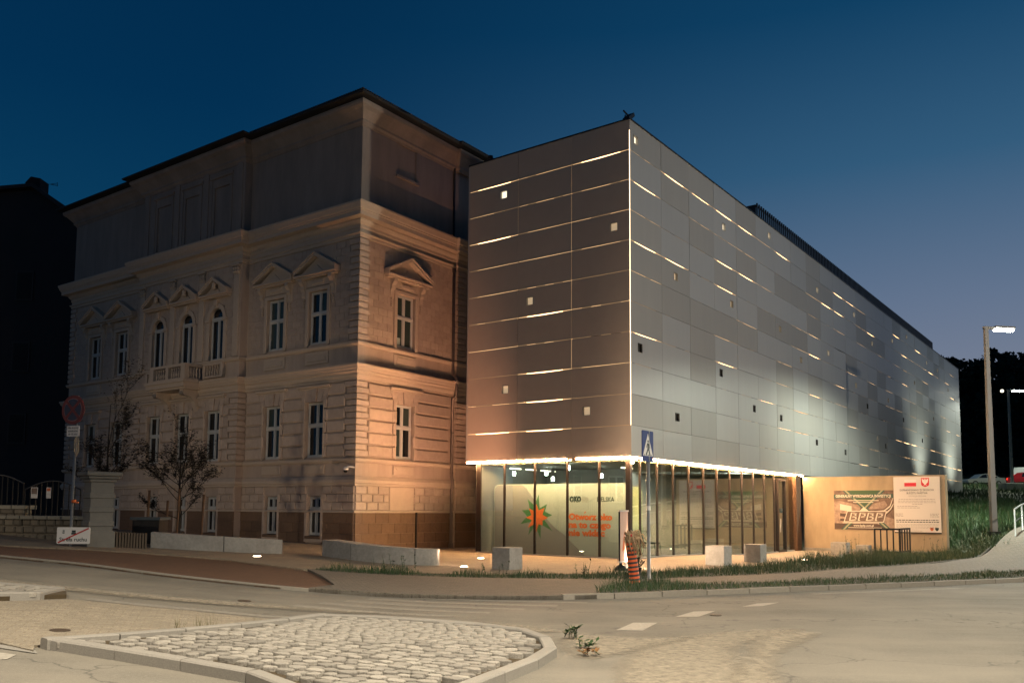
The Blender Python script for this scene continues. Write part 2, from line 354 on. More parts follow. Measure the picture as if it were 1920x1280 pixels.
# ------------------------------------------------------------------ terrain
def ss(x):
    x = min(1., max(0., x)); return x*x*(3-2*x)
def H(x, y):
    a = -x-2.0
    sp = math.log1p(math.exp(max(-30, min(30, a*1.5))))/1.5
    zl = .075*min(sp, 14)*(1-.5*ss((y-25)/11))
    zp = -.25*ss((y-27)/10)*ss((x-4)/6)
    t = (x-14.5)*.953-(y-24)*.3026+max(0, y-36.6)*.25
    r = 0 if y < 23 else (.06*(y-23) if y < 35 else min(4.5, .72+.068*(y-35)))
    k = ss((t+.5)/3.5)
    return zl+zp*(1-k)+r*k
def drape(poly, off, step=1.0, skirt=0.):
    bm = bmesh.new(); vs = [bm.verts.new((x, y, 0)) for x, y in poly]; bm.faces.new(vs)
    bmesh.ops.triangulate(bm, faces=bm.faces[:])
    xs = [p[0] for p in poly]; ys = [p[1] for p in poly]
    for ax, lo, hi in ((0, min(xs), max(xs)), (1, min(ys), max(ys))):
        k = math.ceil(lo/step)*step
        while k < hi:
            co = (k, 0, 0) if ax == 0 else (0, k, 0); no = (1, 0, 0) if ax == 0 else (0, 1, 0)
            bmesh.ops.bisect_plane(bm, geom=bm.verts[:]+bm.edges[:]+bm.faces[:], plane_co=co, plane_no=no, dist=1e-5)
            k += step
    if skirt:
        be = [e for e in bm.edges if e.is_boundary]
        for v in bm.verts: v.co.z = H(v.co.x, v.co.y)+off
        r = bmesh.ops.extrude_edge_only(bm, edges=be)
        for g in r['geom']:
            if isinstance(g, bmesh.types.BMVert): g.co.z -= skirt
    else:
        for v in bm.verts: v.co.z = H(v.co.x, v.co.y)+off
    bmesh.ops.recalc_face_normals(bm, faces=bm.faces[:])
    return bm
def sheet(name, poly, off, m, step=1.0, skirt=0., kind='structure', label=None):
    bm = drape(poly, off, step, skirt); me = bpy.data.meshes.new(name); bm.to_mesh(me); bm.free(); me.materials.append(m)
    o = bpy.data.objects.new(name, me); col.objects.link(o); return tag(o, label=label, kind=kind)
def smooth_poly(pts, n=6, closed=False):
    res = []; m = len(pts)
    for i in range(m - (0 if closed else 1)):
        p0 = pts[(i-1) % m] if (closed or i > 0) else pts[i]; p1 = pts[i]; p2 = pts[(i+1) % m]; p3 = pts[(i+2) % m] if (closed or i+2 < m) else p2
        for k in range(n):
            t = k/n
            res.append(tuple(.5*((2*p1[j])+(-p0[j]+p2[j])*t+(2*p0[j]-5*p1[j]+4*p2[j]-p3[j])*t*t+(-p0[j]+3*p1[j]-3*p2[j]+p3[j])*t**3) for j in (0, 1)))
    if not closed: res.append(tuple(pts[-1][:2]))
    return res

# base terrain
xs = [-600, -300, -150, -90, -60, -45] + list(np.arange(-36, 60, 1.5)) + [60, 70, 80, 100, 130, 180, 300, 600]
ys = [-300, -100, -40, -20, -10] + list(np.arange(-6, 60, 1.5)) + [60, 66, 72, 78, 85, 92, 100, 110, 125, 150, 200, 300, 600, 1200]
g = MB(); nx = len(xs)
g.v = [(x, y, H(x, y)-.10) for y in ys for x in xs]
for j in range(len(ys)-1):
    for i in range(nx-1):
        g.f.append((j*nx+i, j*nx+i+1, (j+1)*nx+i+1, (j+1)*nx+i)); g.m.append(0); g.sm.append(True)
g.build('ground', M['bankearth'], kind='structure')

kerbline = smooth_poly([(-40, 19.5), (-26, 18.6), (-16, 17.6), (-10.6, 16.8), (-8.3, 16.5), (-6.4, 15.86), (-4.1, 15.4), (-1.5, 15.3), (.4, 15.4), (1.66, 15.68), (3.45, 16.39), (5.8, 17.4), (8.5, 18.56), (12.0, 20.2), (14.5, 21.5), (20, 23.6), (30, 26.5), (45, 29)], 5)
sheet('road', [(-40, -12), (45, -12)] + kerbline[::-1], 0.0, M['asphalt'], 1.0)
pav_top = smooth_poly([(-4.5, 19.1), (-3.7, 19.0), (-1.9, 19.3), (.5, 19.25), (2.5, 19.15), (3.6, 19.6), (5.7, 20.7), (7.3, 21.7), (9.3, 23.4), (12.5, 25.8), (14.7, 28.2), (17, 31.2), (19.6, 34.6), (22.5, 38.0), (30, 47), (38, 56)], 4)
kl2 = [p for p in kerbline if p[0] > -3.6]
sheet('pavement', [(-3.3, 16.2), (-3.9, 17.8)] + pav_top + [(48, 56), (48, 30)] + kl2[::-1], .075, M['pavers'], 1.0, .12)
red = smooth_poly([(-40, 21.0), (-26, 20.0), (-15, 19.0), (-11.13, 18.9), (-9.8, 19.6), (-8.59, 19.9), (-6.67, 20.0), (-4.6, 19.1), (-3.93, 17.8), (-3.3, 16.2), (-3.6, 15.4)], 4)
kl3 = [p for p in kerbline if p[0] <= -3.6]
sheet('cycle_path', red + kl3[::-1], .030, M['redpath'], 1.0, .1)
plaza_edge = smooth_poly([(-4.3, 19.75), (-3.4, 20.3), (-.8, 20.5), (.54, 20.7), (1.9, 21.0), (3.35, 21.7), (5.4, 23.0), (8, 25.6), (11.2, 29.6), (14, 33.0), (16.6, 36.0), (18.3, 36.5)], 4)
sheet('plaza', plaza_edge + [(18.4, 36.75), (13.2, 40.9), (10, 46), (-2, 46), (-8, 46), (-20, 48), (-34, 44), (-40, 24), (-26, 20.03), (-15, 19.03), (-11.13, 18.93), (-9.8, 19.63), (-8.59, 19.93), (-6.67, 20.03), (-4.6, 19.13)], .055, M['slabs'], 1.0, .1)
sheet('verge_earth', plaza_edge + [(19.5, 36.5), (19.0, 34.1), (17, 31.4), (14.6, 28.4), (12.4, 26.0), (9.2, 23.6), (7.2, 21.9), (5.6, 20.9), (3.5, 19.8), (2.4, 19.35), (.5, 19.45), (-1.9, 19.5), (-3.7, 19.2), (-4.5, 19.3)], .045, M['dirt'], 1.0, .1)
vb_top = smooth_poly([(1.6, 16.2), (2.1, 17.6), (2.6, 18.5), (3.2, 18.5), (3.8, 17.9), (6.3, 18.9), (9.3, 20.4), (13.45, 22.7), (16.2, 24.0), (26, 28)], 4)
vb_bot = [p for p in kerbline if 1.6 < p[0] < 27]
sheet('grass_verge_earth', vb_top + [(p[0]-.05, p[1]+.14) for p in vb_bot[::-1]], .085, M['dirt'], 1.0, .1)

# kerb stones along the far edge of the road
kerb_root = MB()
def ribbon(mb, pts, w, z0, z1, side=1):
    P = []
    for i, p in enumerate(pts):
        a = pts[max(i-1, 0)]; b = pts[min(i+1, len(pts)-1)]; dx, dy = b[0]-a[0], b[1]-a[1]; k = math.hypot(dx, dy); nx_, ny_ = -dy/k*side, dx/k*side
        P += [(p[0], p[1], H(*p)+z0), (p[0], p[1], H(*p)+z1), (p[0]+nx_*w, p[1]+ny_*w, H(*p)+z1), (p[0]+nx_*w, p[1]+ny_*w, H(*p)+z0)]
    fs = [(0, 1, 2, 3), tuple(4*(len(pts)-1)+k for k in (3, 2, 1, 0))]
    for i in range(len(pts)-1):
        for k in range(4): fs.append((4*i+k, 4*i+(k+1) % 4, 4*i+4+(k+1) % 4, 4*i+4+k))
    mb.add(P, fs)
def arc_cut(pts, L0):
    """split a polyline in lengths L0 -> list of (p, q)"""
    acc = 0; res = []; cur = pts[0]
    for i in range(len(pts)-1):
        a, b = pts[i], pts[i+1]; d = math.hypot(b[0]-a[0], b[1]-a[1]); s = 0
        while acc + (d-s) >= L0:
            s += L0-acc; q = (a[0]+(b[0]-a[0])*s/d, a[1]+(b[1]-a[1])*s/d); res.append((cur, q)); cur = q; acc = 0
        acc += d-s
    if acc > .12: res.append((cur, pts[-1]))
    return res
ribbon(kerb_root, kerbline, .10, -.12, .055)
kb = kerb_root.build('kerb', M['kerbc'], kind='structure')
for (p, q) in arc_cut([p for p in kerbline if .8 < p[0] < 22], 1.0):
    mb = MB(); d = Vector((q[0]-p[0], q[1]-p[1], 0)); u = d.normalized()*.012
    ribbon(mb, [(p[0]+u.x, p[1]+u.y), (q[0]-u.x, q[1]-u.y)], .135, -.1, .098+random.uniform(-.008, .008))
    mb.v = [(x-.0, y-.015, z) for x, y, z in mb.v]
    mb.build('kerb_stone', M['kerbc'], kb)

# ------------------------------------------------------------------ building frames
C0 = Vector((3.757, 26.908)); a_ = .9331; DU = Vector((math.cos(a_), math.sin(a_))); DV = Vector((-math.sin(a_), math.cos(a_)))
Po = Vector((-5.4806, 29.949)); b_ = .9483; OD = Vector((math.cos(b_), math.sin(b_))); OE = Vector((-math.sin(b_), math.cos(b_)))
def fr(p0, d, nrm):
    return lambda s, z, n: (p0.x+d.x*s+nrm.x*n, p0.y+d.y*s+nrm.y*n, z)
SIDE = fr(Po, OD, -OE); FRONT = fr(Po, OE, -OD); CEN = fr(Po-OD*.33, OE, -OD)
NL = fr(C0, DV, -DU); NR = fr(C0, DU, -DV)
OB = lambda x, y, z: (Po.x+OD.x*x+OE.x*y, Po.y+OD.y*x+OE.y*y, z)
NB = lambda x, y, z: (C0.x+DU.x*x+DV.x*y, C0.y+DU.y*x+DV.y*y, z)

# ------------------------------------------------------------------ historic building
ob = empty('historic_building', (Po.x, Po.y, 0), 'old stucco town building with pediments, cornices and rusticated stonework, lit orange on its right side', 'building')
WU = [(2.11, FRONT), (4.51, FRONT), (15.37, FRONT), (17.67, FRONT), (2.43, SIDE)]
WC = [7.78, 9.83, 11.90]
def wall_holes(mb, T, s0, s1, z0, z1, holes, depth=.16, mi=0):
    S = sorted({s0, s1} | {h[0] for h in holes} | {h[1] for h in holes}); Z = sorted({z0, z1} | {h[2] for h in holes} | {h[3] for h in holes})
    S = [s for s in S if s0 <= s <= s1]; Z = [z for z in Z if z0 <= z <= z1]
    for i in range(len(S)-1):
        for j in range(len(Z)-1):
            cs, cz = (S[i]+S[i+1])/2, (Z[j]+Z[j+1])/2
            if any(h[0] < cs < h[1] and h[2] < cz < h[3] for h in holes): continue
            mb.add([T(S[i], Z[j], 0), T(S[i+1], Z[j], 0), T(S[i+1], Z[j+1], 0), T(S[i], Z[j+1], 0)], [(0, 1, 2, 3)], mi)
    for h in holes:
        a, b, c, d = h
        q = [T(a, c, 0), T(b, c, 0), T(b, d, 0), T(a, d, 0), T(a, c, -depth), T(b, c, -depth), T(b, d, -depth), T(a, d, -depth)]
        mb.add(q, [(0, 1, 5, 4), (1, 2, 6, 5), (2, 3, 7, 6), (3, 0, 4, 7)], mi)
hu = lambda s: (s-.50, s+.50, 7.62, 9.62)
hl = lambda s: (s-.50, s+.50, 3.44, 5.46)
hb = lambda s: (s-.42, s+.30, .60, 2.03)
ZT = 16.35
mb = MB()
fs_ = [2.11, 4.51]; fl_ = [15.37, 17.67]
wall_holes(mb, FRONT, 0, 6.25, -1, 12.3, [hu(s) for s in fs_]+[hl(s) for s in fs_]+[hb(s) for s in fs_])
wall_holes(mb, FRONT, 13.45, 20, -1, 12.3, [hu(s) for s in fl_]+[hl(s) for s in fl_]+[hb(s) for s in fl_])
wall_holes(mb, CEN, 6.25, 13.45, -1, 12.3, [(s-.47, s+.47, 7.50, 9.72) for s in WC]+[hl(s) for s in WC]+[hb(s) for s in WC])
mb.add([CEN(6.25, -1, 0), CEN(6.25, 12.3, 0), FRONT(6.25, 12.3, 0), FRONT(6.25, -1, 0)], [(0, 1, 2, 3)])
mb.add([CEN(13.45, -1, 0), CEN(13.45, 12.3, 0), FRONT(13.45, 12.3, 0), FRONT(13.45, -1, 0)], [(0, 1, 2, 3)])
wall_holes(mb, SIDE, 0, 12, -1, 12.3, [hu(2.43), hl(2.43)])
mb.box(5.35, 12, -.12, .02, -1, 12.3, OB)
mb.add([OB(0, 20, -1), OB(12, 20, -1), OB(12, 20, ZT), OB(0, 20, ZT)], [(0, 1, 2, 3)])
mb.add([OB(12, 0, -1), OB(12, 20, -1), OB(12, 20, ZT), OB(12, 0, ZT)], [(0, 1, 2, 3)])
mb.build('wall', M['stucco'], ob)
mb = MB()
mb.add([FRONT(0, 12.2, 0), FRONT(6.25, 12.2, 0), FRONT(6.25, ZT, 0), FRONT(0, ZT, 0)], [(0, 1, 2, 3)])
mb.add([FRONT(13.45, 12.2, 0), FRONT(20, 12.2, 0), FRONT(20, ZT, 0), FRONT(13.45, ZT, 0)], [(0, 1, 2, 3)])
wall_holes(mb, CEN, 6.25, 13.45, 12.2, ZT, [(s-.5, s+.5, 12.75, 14.75) for s in WC], .07)
for s in WC: mb.add([CEN(s-.5, 12.75, -.07), CEN(s+.5, 12.75, -.07), CEN(s+.5, 14.75, -.07), CEN(s-.5, 14.75, -.07)], [(0, 1, 2, 3)])
mb.add([CEN(6.25, 12.2, 0), CEN(6.25, ZT, 0), FRONT(6.25, ZT, 0), FRONT(6.25, 12.2, 0)], [(0, 1, 2, 3)])
mb.add([CEN(13.45, 12.2, 0), CEN(13.45, ZT, 0), FRONT(13.45, ZT, 0), FRONT(13.45, 12.2, 0)], [(0, 1, 2, 3)])
wall_holes(mb, SIDE, 0, 12, 12.2, ZT, [(1.85, 2.9, 14.2, 15.55)], .06)
mb.add([SIDE(1.85, 14.2, -.06), SIDE(2.9, 14.2, -.06), SIDE(2.9, 15.55, -.06), SIDE(1.85, 15.55, -.06)], [(0, 1, 2, 3)])
mb.box(1.75, 3.0, -.09, 0, 14.08, 14.17, OB)
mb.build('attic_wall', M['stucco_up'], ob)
mb = MB()                                   # raised frames of the blind attic windows
for s in WC:
    for q in ((s-.72, s-.62, 12.6, 15.1), (s+.62, s+.72, 12.6, 15.1)): mb.cbox(q[0], q[1], q[2], q[3], 0, .04, .01, CEN)
    mb.cbox(s-.76, s+.76, 15.12, 15.25, 0, .07, .02, CEN)
for s in (6.55, 8.8, 10.87, 13.15): mb.cbox(s-.16, s+.16, 12.6, 15.5, 0, .05, .01, CEN)
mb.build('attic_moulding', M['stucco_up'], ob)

outline = [(12, -.12), (5.35, -.12), (5.35, 0), (0, 0), (0, 6.25), (-.33, 6.25), (-.33, 13.45), (0, 13.45), (0, 20), (12, 20)]
def sweep(prof, path, T, close=True):
    """prof: (outward, z) ; mitred along path (outward = rot CCW of travel)"""
    n = len(path); nor = []
    for i in range(n-1):
        t = Vector(path[i+1])-Vector(path[i]); t.normalize(); nor.append(Vector((-t.y, t.x)))
    off = []
    for i in range(n):
        if i == 0: m = nor[0]
        elif i == n-1: m = nor[-1]
        else:
            m = nor[i-1]+nor[i]; m = m/(1+nor[i-1].dot(nor[i]))
        off.append(m)
    mb = MB(); k = len(prof)
    for p, o in zip(path, off):
        for (w, z) in prof: mb.v.append(T(p[0]+o.x*w, p[1]+o.y*w, z))
    for i in range(n-1):
        for j in range(k-(0 if close else 1)):
            mb.f.append((i*k+j, i*k+(j+1) % k, (i+1)*k+(j+1) % k, (i+1)*k+j)); mb.m.append(0); mb.sm.append(False)
    for e in (0, n-1): mb.f.append(tuple(e*k+j for j in range(k))); mb.m.append(0); mb.sm.append(False)
    return mb
sweep([(-.05, 11.28), (.05, 11.28), (.07, 11.33), (.07, 11.38), (.12, 11.42), (.12, 11.46), (.04, 11.48), (.04, 11.60), (.07, 11.64), (.07, 11.74), (.13, 11.80), (.17, 11.86), (.17, 11.92), (.40, 11.95), (.40, 12.10), (.43, 12.12), (.43, 12.16), (.47, 12.20), (.50, 12.30), (.53, 12.36), (.53, 12.43), (-.05, 12.55)], outline, OB).build('main_cornice', M['trim'], ob)
sweep([(-.05, 6.12), (.06, 6.12), (.06, 6.20), (.09, 6.23), (.12, 6.30), (.12, 6.36), (.20, 6.42), (.20, 6.47), (.24, 6.50), (.27, 6.58), (.30, 6.62), (.30, 6.68), (-.05, 6.76)], outline, OB).build('middle_cornice', M['trim'], ob)
sweep([(-.05, 7.36), (.07, 7.38), (.11, 7.44), (.11, 7.50), (-.05, 7.54)], outline, OB).build('window_sill_band', M['trim'], ob)
sweep([(-.05, 3.20), (.06, 3.22), (.11, 3.28), (.11, 3.36), (-.05, 3.41)], outline, OB).build('lower_sill_band', M['trim'], ob)
sweep([(-.05, 2.40), (.09, 2.40), (.09, 2.46), (.13, 2.50), (.13, 2.60), (.09, 2.66), (.06, 2.72), (-.05, 2.74)], outline, OB).build('base_cornice', M['trim'], ob)
sweep([(-.05, 1.45), (.075, 1.45), (.075, 1.49), (.05, 1.52), (-.05, 1.52)], outline, OB).build('plinth_cap', M['trim'], ob)
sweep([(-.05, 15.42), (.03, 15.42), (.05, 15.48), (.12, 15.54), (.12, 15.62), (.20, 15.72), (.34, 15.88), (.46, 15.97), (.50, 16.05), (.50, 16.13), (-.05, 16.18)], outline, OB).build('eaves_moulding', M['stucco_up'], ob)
rf = sweep([(-.05, 16.14), (.70, 16.20), (.73, 16.23), (.73, 16.28), (-.3, 16.58)], outline, OB)
rf.add([OB(-.1, -.2, 16.48), OB(-.1, 20.2, 16.48), OB(12, 20.2, 16.48), OB(12, -.2, 16.48), OB(6, 6, 18.3), OB(6, 14, 18.3)], [(0, 1, 5, 4), (1, 2, 5), (2, 3, 4, 5), (3, 0, 4)])
rfo = rf.build('roof', M['roof'], ob)
mb = MB()
for k in range(95):                          # tile ends along the eaves
    s = -.7+k*.115
    e = min(.54, max(.05, s+.72))
    if s < 5.6: mb.tube([OB(-.75, s, 16.30), OB(-.75+e, s, 16.30+e*.28)], .035, 5)
    mb.tube([OB(s, -.75 if s < 4.7 else -.87, 16.30), OB(s, -.75+e, 16.30+e*.28)], .035, 5)
mb.build('roof_tiles', M['roof'], rfo, kind='stuff')

# plinth tiles, base blocks, rustication, quoins
mb = MB(); mb.box(-.03, 6.2, -1, 1.44, -.02, .02, lambda s, z, n: FRONT(s, z, n)) if False else None
def in_any(a0, a1, z0, z1, holes): return any(a0 < h[1]-1e-3 and a1 > h[0]+1e-3 and z0 < h[3]-1e-3 and z1 > h[2]+1e-3 for h in holes)
def split_segs(s0, s1, z0, z1, holes):
    segs = [(s0, s1)]
    for h in holes:
        if z0 < h[3]-1e-3 and z1 > h[2]+1e-3:
            new = []
            for a, b in segs:
                if h[0] >= b or h[1] <= a: new.append((a, b)); continue
                if h[0] > a: new.append((a, h[0]))
                if h[1] < b: new.append((h[1], b))
            segs = new
    return [q for q in segs if q[1]-q[0] > .05]
stuff_b = MB()
faces = [(SIDE, .0, 5.33, [], 1), (SIDE, 5.36, 7.6, [], 1), (FRONT, 0, 6.24, [hb(s) for s in fs_], 1), (CEN, 6.26, 13.44, [hb(s) for s in WC], 0), (FRONT, 13.46, 20, [hb(s) for s in fl_], 0)]
for T, s0, s1, holes, near in faces:
    nn = .12 if (T is SIDE and s0 > 5) else 0
    hs = [(h[0]-.08, h[1]+.08, h[2]-.1, h[3]+.1) for h in holes]
    for r, (z0, z1) in enumerate([(-.6, .33), (.335, .70), (.705, 1.07), (1.075, 1.44)]):
        for (a, b) in split_segs(s0, s1, z0, z1, hs):
            x = a - (.0 if r % 2 == 0 else .33)
            while x < b:
                xa, xb = max(x, a), min(x+.66, b)
                if xb-xa > .04:
                    o = MB() if near else stuff_b
                    o.cbox(xa+.003, xb-.003, z0, z1, -.01, .055+nn, .004, T)
                    if near: o.build('plinth_tile', M['plinth'], ob)
                x += .66
    hs2 = [(2.0-.35, 3.05, 1.5, 2.4)] if (T is SIDE and s0 < 1) else hs
    for r in range(3):
        z0 = 1.53+r*.29; z1 = z0+.275
        for (a, b) in split_segs(s0, s1, z0, z1, hs2):
            x = a - (.0 if r % 2 == 0 else .28)
            while x < b:
                xa, xb = max(x, a), min(x+.56, b)
                if xb-xa > .06:
                    o = MB() if near else MB()
                    o.cbox(xa+.012, xb-.012, z0+.01, z1, -.01, .05+nn, .018, T)
                    o.build('base_block', M['block'], ob)
                x += .56
if stuff_b.v: stuff_b.build('plinth_cladding', M['plinth'], ob, kind='stuff')
faces = [(SIDE, .52, 5.0, [(1.80, 3.06, 3, 6.2)]), (FRONT, .52, 6.1, [(s-.64, s+.64, 3, 6.2) for s in fs_]), (CEN, 6.75, 13.0, [(s-.64, s+.64, 3, 6.2) for s in WC]), (FRONT, 13.7, 19.5, [(s-.64, s+.64, 3, 6.2) for s in fl_])]
for T, s0, s1, holes in faces:
    for r in range(6):
        z0 = 3.44+r*.446; z1 = z0+.40
        for (a, b) in split_segs(s0, s1, z0, z1, holes):
            mb = MB(); mb.cbox(a+.02, b-.02, z0, z1, -.01, .075, .035, T); mb.build('rustication_block', M['block'], ob)
        for h in holes:                       # jamb blocks
            for (a, b) in ((h[0]-.02, h[0]+.12), (h[1]-.12, h[1]+.02)):
                e = .05 if r % 2 else 0
                mb = MB(); mb.cbox(a-e, b+e, z0, z1-.0, -.01, .10, .02, T); mb.build('jamb_block', M['block'], ob)
# quoins as corner blocks wrapping the corners
def quoin(x0, x1, y0, y1, z0, z1, ch=.02):
    mb = MB(); P = []
    for z, k in ((z0, ch), (z0+ch, 0), (z1-ch, 0), (z1, ch)):
        P += [OB(x0+k, y0+k, z), OB(x1-k, y0+k, z), OB(x1-k, y1-k, z), OB(x0+k, y1-k, z)]
    fs = [(0, 1, 2, 3), (12, 13, 14, 15)]
    for r in (0, 4, 8):
        for i in range(4): fs.append((r+i, r+(i+1) % 4, r+4+(i+1) % 4, r+4+i))
    mb.add(P, fs); mb.build('quoin', M['block'], ob)
for k in range(16):
    z0 = 7.58+k*.2315; l1, l2 = ((.46, .36), (.36, .46))[k % 2]
    quoin(-.07, l1, -.07, l2, z0, z0+.195)
    quoin(-.06, .3, 20-l2, 20.06, z0, z0+.195)
    quoin(5.30, 5.35+l1+.05, -.19, .1, z0, z0+.195)
for k in range(12):
    z0 = 3.44+k*.2235; l1, l2 = ((.50, .38), (.38, .50))[k % 2]
    quoin(-.10, l1, -.10, l2, z0, z0+.19)
    quoin(-.42, 0, 6.25-.09, 6.25+l2, z0, z0+.19)
    quoin(-.42, 0, 13.45-l2, 13.45+.09, z0, z0+.19)
    quoin(-.06, .3, 20-l2, 20.08, z0, z0+.19)
    quoin(5.30, 5.35+l1+.05, -.21, .1, z0, z0+.19)
# fine ashlar courses of the upper storey
ash = MB()
for T, s0, s1, holes, near in [(SIDE, .48, 5.28, [(1.70, 3.16, 7.5, 11.3)], 1), (SIDE, 5.82, 7.4, [], 0), (FRONT, .48, 6.2, [(s-.72, s+.72, 7.5, 11.2) for s in fs_], 0), (CEN, 6.3, 13.4, [(s-.62, s+.62, 7.5, 10.9) for s in WC], 0), (FRONT, 13.5, 19.5, [(s-.72, s+.72, 7.5, 11.2) for s in fl_], 0)]:
    nn = .12 if (T is SIDE and s0 > 5) else 0
    for r in range(14):
        z0 = 7.57+r*.2645; z1 = z0+.2645
        for (a, b) in split_segs(s0, s1, z0, z1, holes):
            x = a-(0 if r % 2 == 0 else .24)
            while x < b:
                xa, xb = max(x, a), min(x+.48, b)
                if xb-xa > .05:
                    if near:
                        m2 = MB(); m2.cbox(xa+.005, xb-.005, z0+.005, z1-.005, -.01, .016, .006, T); m2.build('ashlar_block', M['block'], ob)
                    else: ash.cbox(xa+.005, xb-.005, z0+.005, z1-.005, -.01, .014+nn, .006, T)
                x += .48
ash.build('ashlar_courses', M['block'], ob, kind='stuff')

# windows
def window(T, s, z0, z1, w, basement=False, arch=False, n=-.12, curtains=(0, 0, 0, 0), name='window'):
    f = MB(); a, b = s-w/2, s+w/2
    fwd = .055
    f.cbox(a, a+fwd, z0, z1, n-.05, n+.03, .008, T); f.cbox(b-fwd, b, z0, z1, n-.05, n+.03, .008, T)
    f.cbox(a, b, z0, z0+fwd+.02, n-.05, n+.032, .008, T); f.cbox(a, b, z1-fwd, z1, n-.05, n+.032, .008, T)
    zt = z0+(z1-z0)*(.68 if basement else .585)
    if arch: zt = z1-w*.5-.03
    f.cbox(a, b, zt-.05, zt+.05, n-.05, n+.045, .012, T)
    f.cbox(s-.045, s+.045, z0, zt if arch else z1, n-.05, n+.04, .01, T)
    wo = f.build(name, M['win'], ob)
    cells = [(a+fwd, s-.045, z0+.07, zt-.05), (s+.045, b-fwd, z0+.07, zt-.05)] + ([(a+fwd, b-fwd, zt+.05, z1-fwd)] if arch else [(a+fwd, s-.045, zt+.05, z1-fwd), (s+.045, b-fwd, zt+.05, z1-fwd)])
    for i, c in enumerate(cells):
        p = MB(); p.add([T(c[0], c[2], n-.015), T(c[1], c[2], n-.015), T(c[1], c[3], n-.015), T(c[0], c[3], n-.015)], [(0, 1, 2, 3)])
        p.build('pane', M['pane_c'] if curtains[i % 4] else M['pane'], wo)
        q = MB()
        for (x0, x1, y0, y1) in ((c[0], c[0]+.03, c[2], c[3]), (c[1]-.03, c[1], c[2], c[3]), (c[0], c[1], c[2], c[2]+.03), (c[0], c[1], c[3]-.03, c[3])): q.box(x0, x1, y0, y1, n-.014, n+.015, lambda x, y, z: T(x, y, z))
        q.build('sash', M['win'], wo)
    return wo
def pediment(T, s, zb=10.18, w=1.16, n=0., apex=.72, big=True):
    m2 = MB()
    m2.cbox(s-w, s+w, zb, zb+.09, n, n+.30, .02, T); m2.cbox(s-w+.06, s+w-.06, zb-.07, zb, n, n+.22, .01, T)
    for sg in (-1, 1):                        # raking cornices
        for (o0, o1, nn_) in ((0, .10, .30), (.10, .15, .34)):
            pts = [(s+sg*w, zb+.09+o0), (s+sg*w, zb+.09+o1), (s, zb+apex+o1), (s, zb+apex+o0)]
            m2.prism(pts, n, n+nn_, lambda x, y, h: T(x, y, h))
    m2.prism([(s-w+.1, zb+.09), (s+w-.1, zb+.09), (s, zb+apex)], n, n+.08, lambda x, y, h: T(x, y, h))
    m2.prism([(s-.30, zb+.14), (s+.30, zb+.14), (s, zb+.40)], n+.081, n+.12, lambda x, y, h: T(x, y, h))
    m2.build('pediment', M['trim'], ob)
def surround_upper(T, s):
    f = MB()
    f.cbox(s-.66, s-.50, 7.54, 9.75, -.02, .07, .015, T); f.cbox(s+.50, s+.66, 7.54, 9.75, -.02, .07, .015, T); f.cbox(s-.66, s+.66, 9.62, 9.76, -.02, .075, .015, T)
    f.cbox(s-.62, s+.62, 9.80, 10.10, -.01, .05, .01, T); f.cbox(s-.34, s+.34, 9.86, 10.04, .05, .10, .045, T)
    f.build('window_surround', M['trim'], ob)
    for sg in (-1, 1):                        # scrolled consoles with a drop of leaves
        c = MB(); x = s+sg*.80
        c.prism([(0, 10.11), (.24, 10.11), (.25, 10.0), (.19, 9.93), (.12, 9.86), (.13, 9.76), (.07, 9.66), (.06, 9.5), (0, 9.42)], x-.09, x+.09, lambda a, z, h: T(h, z, a))
        for k in range(4): c.lathe([(.0, -.05), (.05, -.03), (.055, .0), (.04, .035), (0, .05)], lambda px, py, pz, k=k: T(x+px, 9.36-k*.085+pz, .03+py), 6)
        c.build('console', M['trim'], ob)
        c = MB(); c.cbox(x-.14, x+.14, 9.40, 10.1, -.01, .035, .01, T); c.build('console_backing', M['trim'], ob)
cur = {(2.11, 'F'): (0, 0, 1, 0), (4.51, 'F'): (1, 1, 1, 1), (2.43, 'S'): (1, 1, 1, 1)}
for s, T in WU:
    k = (s, 'F' if T is FRONT else 'S')
    window(T, s, 7.62, 9.62, 1.0, curtains=cur.get(k, (0, 0, 0, 0)))
    surround_upper(T, s); pediment(T, s, w=1.22 if T is SIDE else 1.14)
    window(T, s, 3.44, 5.46, 1.0, curtains=(int(s*7) % 2, int(s*5) % 2, 0, int(s*3) % 2))
p = MB(); p.add([SIDE(2.05, 7.74, -.125), SIDE(2.28, 7.74, -.125), SIDE(2.28, 8.0, -.125), SIDE(2.05, 8.0, -.125)], [(0, 1, 2, 3)]); p.build('paper_sheet', M['blind'], ob)
for s in fs_+fl_: window(FRONT, s-.06, .62, 2.01, .68, basement=True)
